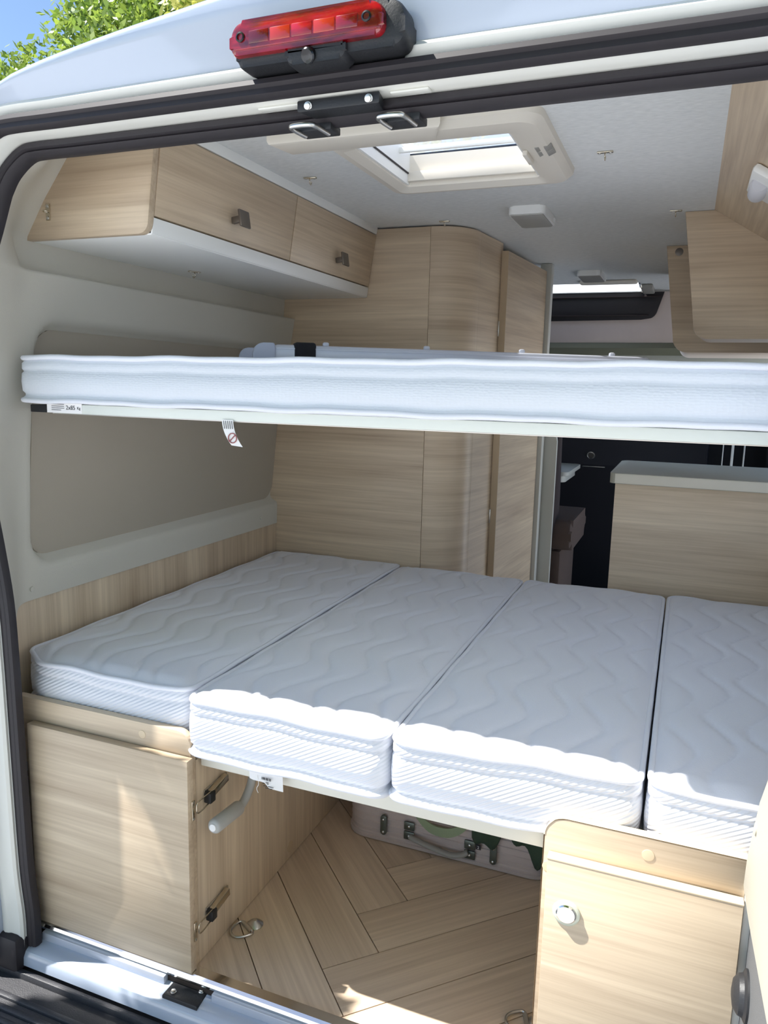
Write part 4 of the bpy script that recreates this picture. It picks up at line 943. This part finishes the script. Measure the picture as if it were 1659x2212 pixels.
# ------------------------------------------------------------------ cab end
cs = root('cab_skylight', 'bright skylight strip with white surround above the cab', 'skylight', (0, 2.85, ZC))
raw('pane', [(-0.42, 2.885, 1.628), (0.225, 2.885, 1.628), (0.205, 2.80, 1.690), (-0.42, 2.80, 1.690)], [(0, 1, 2, 3)], 'cab_glass', cs, False)
box('surround', -0.42, 0.228, 2.880, 2.890, 1.627, 1.638, 'white_laminate', cs, 0.002)
box('side_trim', 0.236, 0.29, 2.66, 2.87, 1.615, 1.636, 'vent_grey', cs, 0.006)
box('blind_bar', -0.02, 0.23, 2.50, 2.56, 1.622, 1.637, 'hatch_plastic', cs, 0.008)
ch = root('cab_shelf', 'dark overhead blind panel above a pale wood shelf in the cab', 'shelf', (0, 2.95, 1.32))
prism('blind', [(-0.75, 1.488), (0.235, 1.497)] + [(0.262 + 0.045 * math.sin(a), 1.545 - 0.045 * math.cos(a)) for a in [i * pi / 16 for i in range(2, 8)]] + [(0.333, 1.627), (-0.75, 1.627)], 'y', 2.885, 2.90, 'blind_dark', ch, 0.003)
box('blind_rail', -0.75, 0.322, 2.876, 2.886, 1.603, 1.608, 'seat_dark', ch); box('blind_rail', -0.3, 0.27, 2.876, 2.886, 1.515, 1.519, 'seat_dark', ch)
box('shelf_front', -0.80, 0.85, 2.90, 2.92, 1.387, 1.63, 'cab_panel', ch, 0.002)
prism('shelf_under', [(2.90, 1.387), (2.87, 1.36), (2.88, 1.325), (3.3, 1.30), (3.3, 1.387)], 'x', -0.80, 0.85, 'cab_olive', ch, 0.004)
se = root('cab_chair', 'brown fabric cab seat beside the wardrobe partition', 'chair', (-0.25, 2.35, 0))
prism('backrest', [(2.13, 0.45), (2.22, 0.44), (2.21, 0.70), (2.19, 0.99), (2.12, 1.0), (2.085, 0.9), (2.09, 0.55)], 'x', -0.5, -0.002, 'seat_dark', se, 0.02)
prism('cushion', rrect(2.10, 2.60, 0.47, 0.60, 0.05), 'x', -0.5, 0.070, 'seat_fabric', se, 0.03)
box('base', -0.45, 0.03, 2.12, 2.55, 0.0, 0.47, 'seat_fabric', se, 0.02)
tb = root('side_table', 'small pale table leaf by the cab seat', 'table', (-0.1, 2.55, 0.72))
prism('top', rrect(-0.45, -0.03, 2.62, 3.10, 0.03), 'z', 0.735, 0.755, 'post_grey', tb, 0.004)
prism('apron', rrect(-0.45, -0.05, 2.65, 3.05, 0.03), 'z', 0.70, 0.735, 'post_grey', tb, 0.003)
box('bracket', -0.45, -0.41, 2.70, 2.80, 0.48, 0.70, 'post_grey', tb)
da = root('dashboard', 'dark blue-black dashboard and footwell at the cab end', 'dashboard', (0.2, 3.2, 0))
prism('console', [(3.45, 0.0), (3.28, 0.02), (3.24, 0.5), (3.15, 0.75), (3.18, 0.92), (3.30, 0.97), (3.45, 0.97)], 'x', -0.80, 0.60, 'cab_dark', da, 0.01)
box('footwell', -0.3, 0.3, 2.6, 3.26, 0.0, 0.02, 'dash_blue', da, 0.004)
lathe('emblem', (0.012, 3.155, 0.80), (0, -1, -0.3), [(0.022, 0), (0.022, 0.004), (0.018, 0.005), (0.017, 0.003), (0.001, 0.003)], 'steel', da, 24)
box('chrome_line', -0.03, 0.09, 3.15, 3.16, 0.737, 0.741, 'steel', da, 0.001)
for x0, x1 in ((0.66, 0.665), (0.70, 0.712), (0.755, 0.762)): box('daylight_strip', x0, x1, 3.0, 3.02, 0.4, 1.1, 'white_laminate', da, 0.002)  # white bars standing in for strips of daylight at the cab end
cu_ = root('hanging_cloth', 'pale cloth corner drooping below the bunk board', 'cloth', (0.15, 1.1, 1.0))
vs = []; fs = []
for i in range(13):
    u = i / 12
    for j in range(5):
        v = j / 4; vs.append((0.155 + 0.10 * u, 1.06 + 0.01 * math.sin(u * 12 + v * 3), 1.086 - (0.020 * math.sin(pi * u) ** 0.7 + 0.004 * math.sin(u * 20)) * v))
for i in range(12):
    for j in range(4): fs.append((i * 5 + j, (i + 1) * 5 + j, (i + 1) * 5 + j + 1, i * 5 + j + 1))
co = raw('cloth', vs, fs, 'beige_trim', cu_, True); co.modifiers.new('solid', 'SOLIDIFY').thickness = 0.003
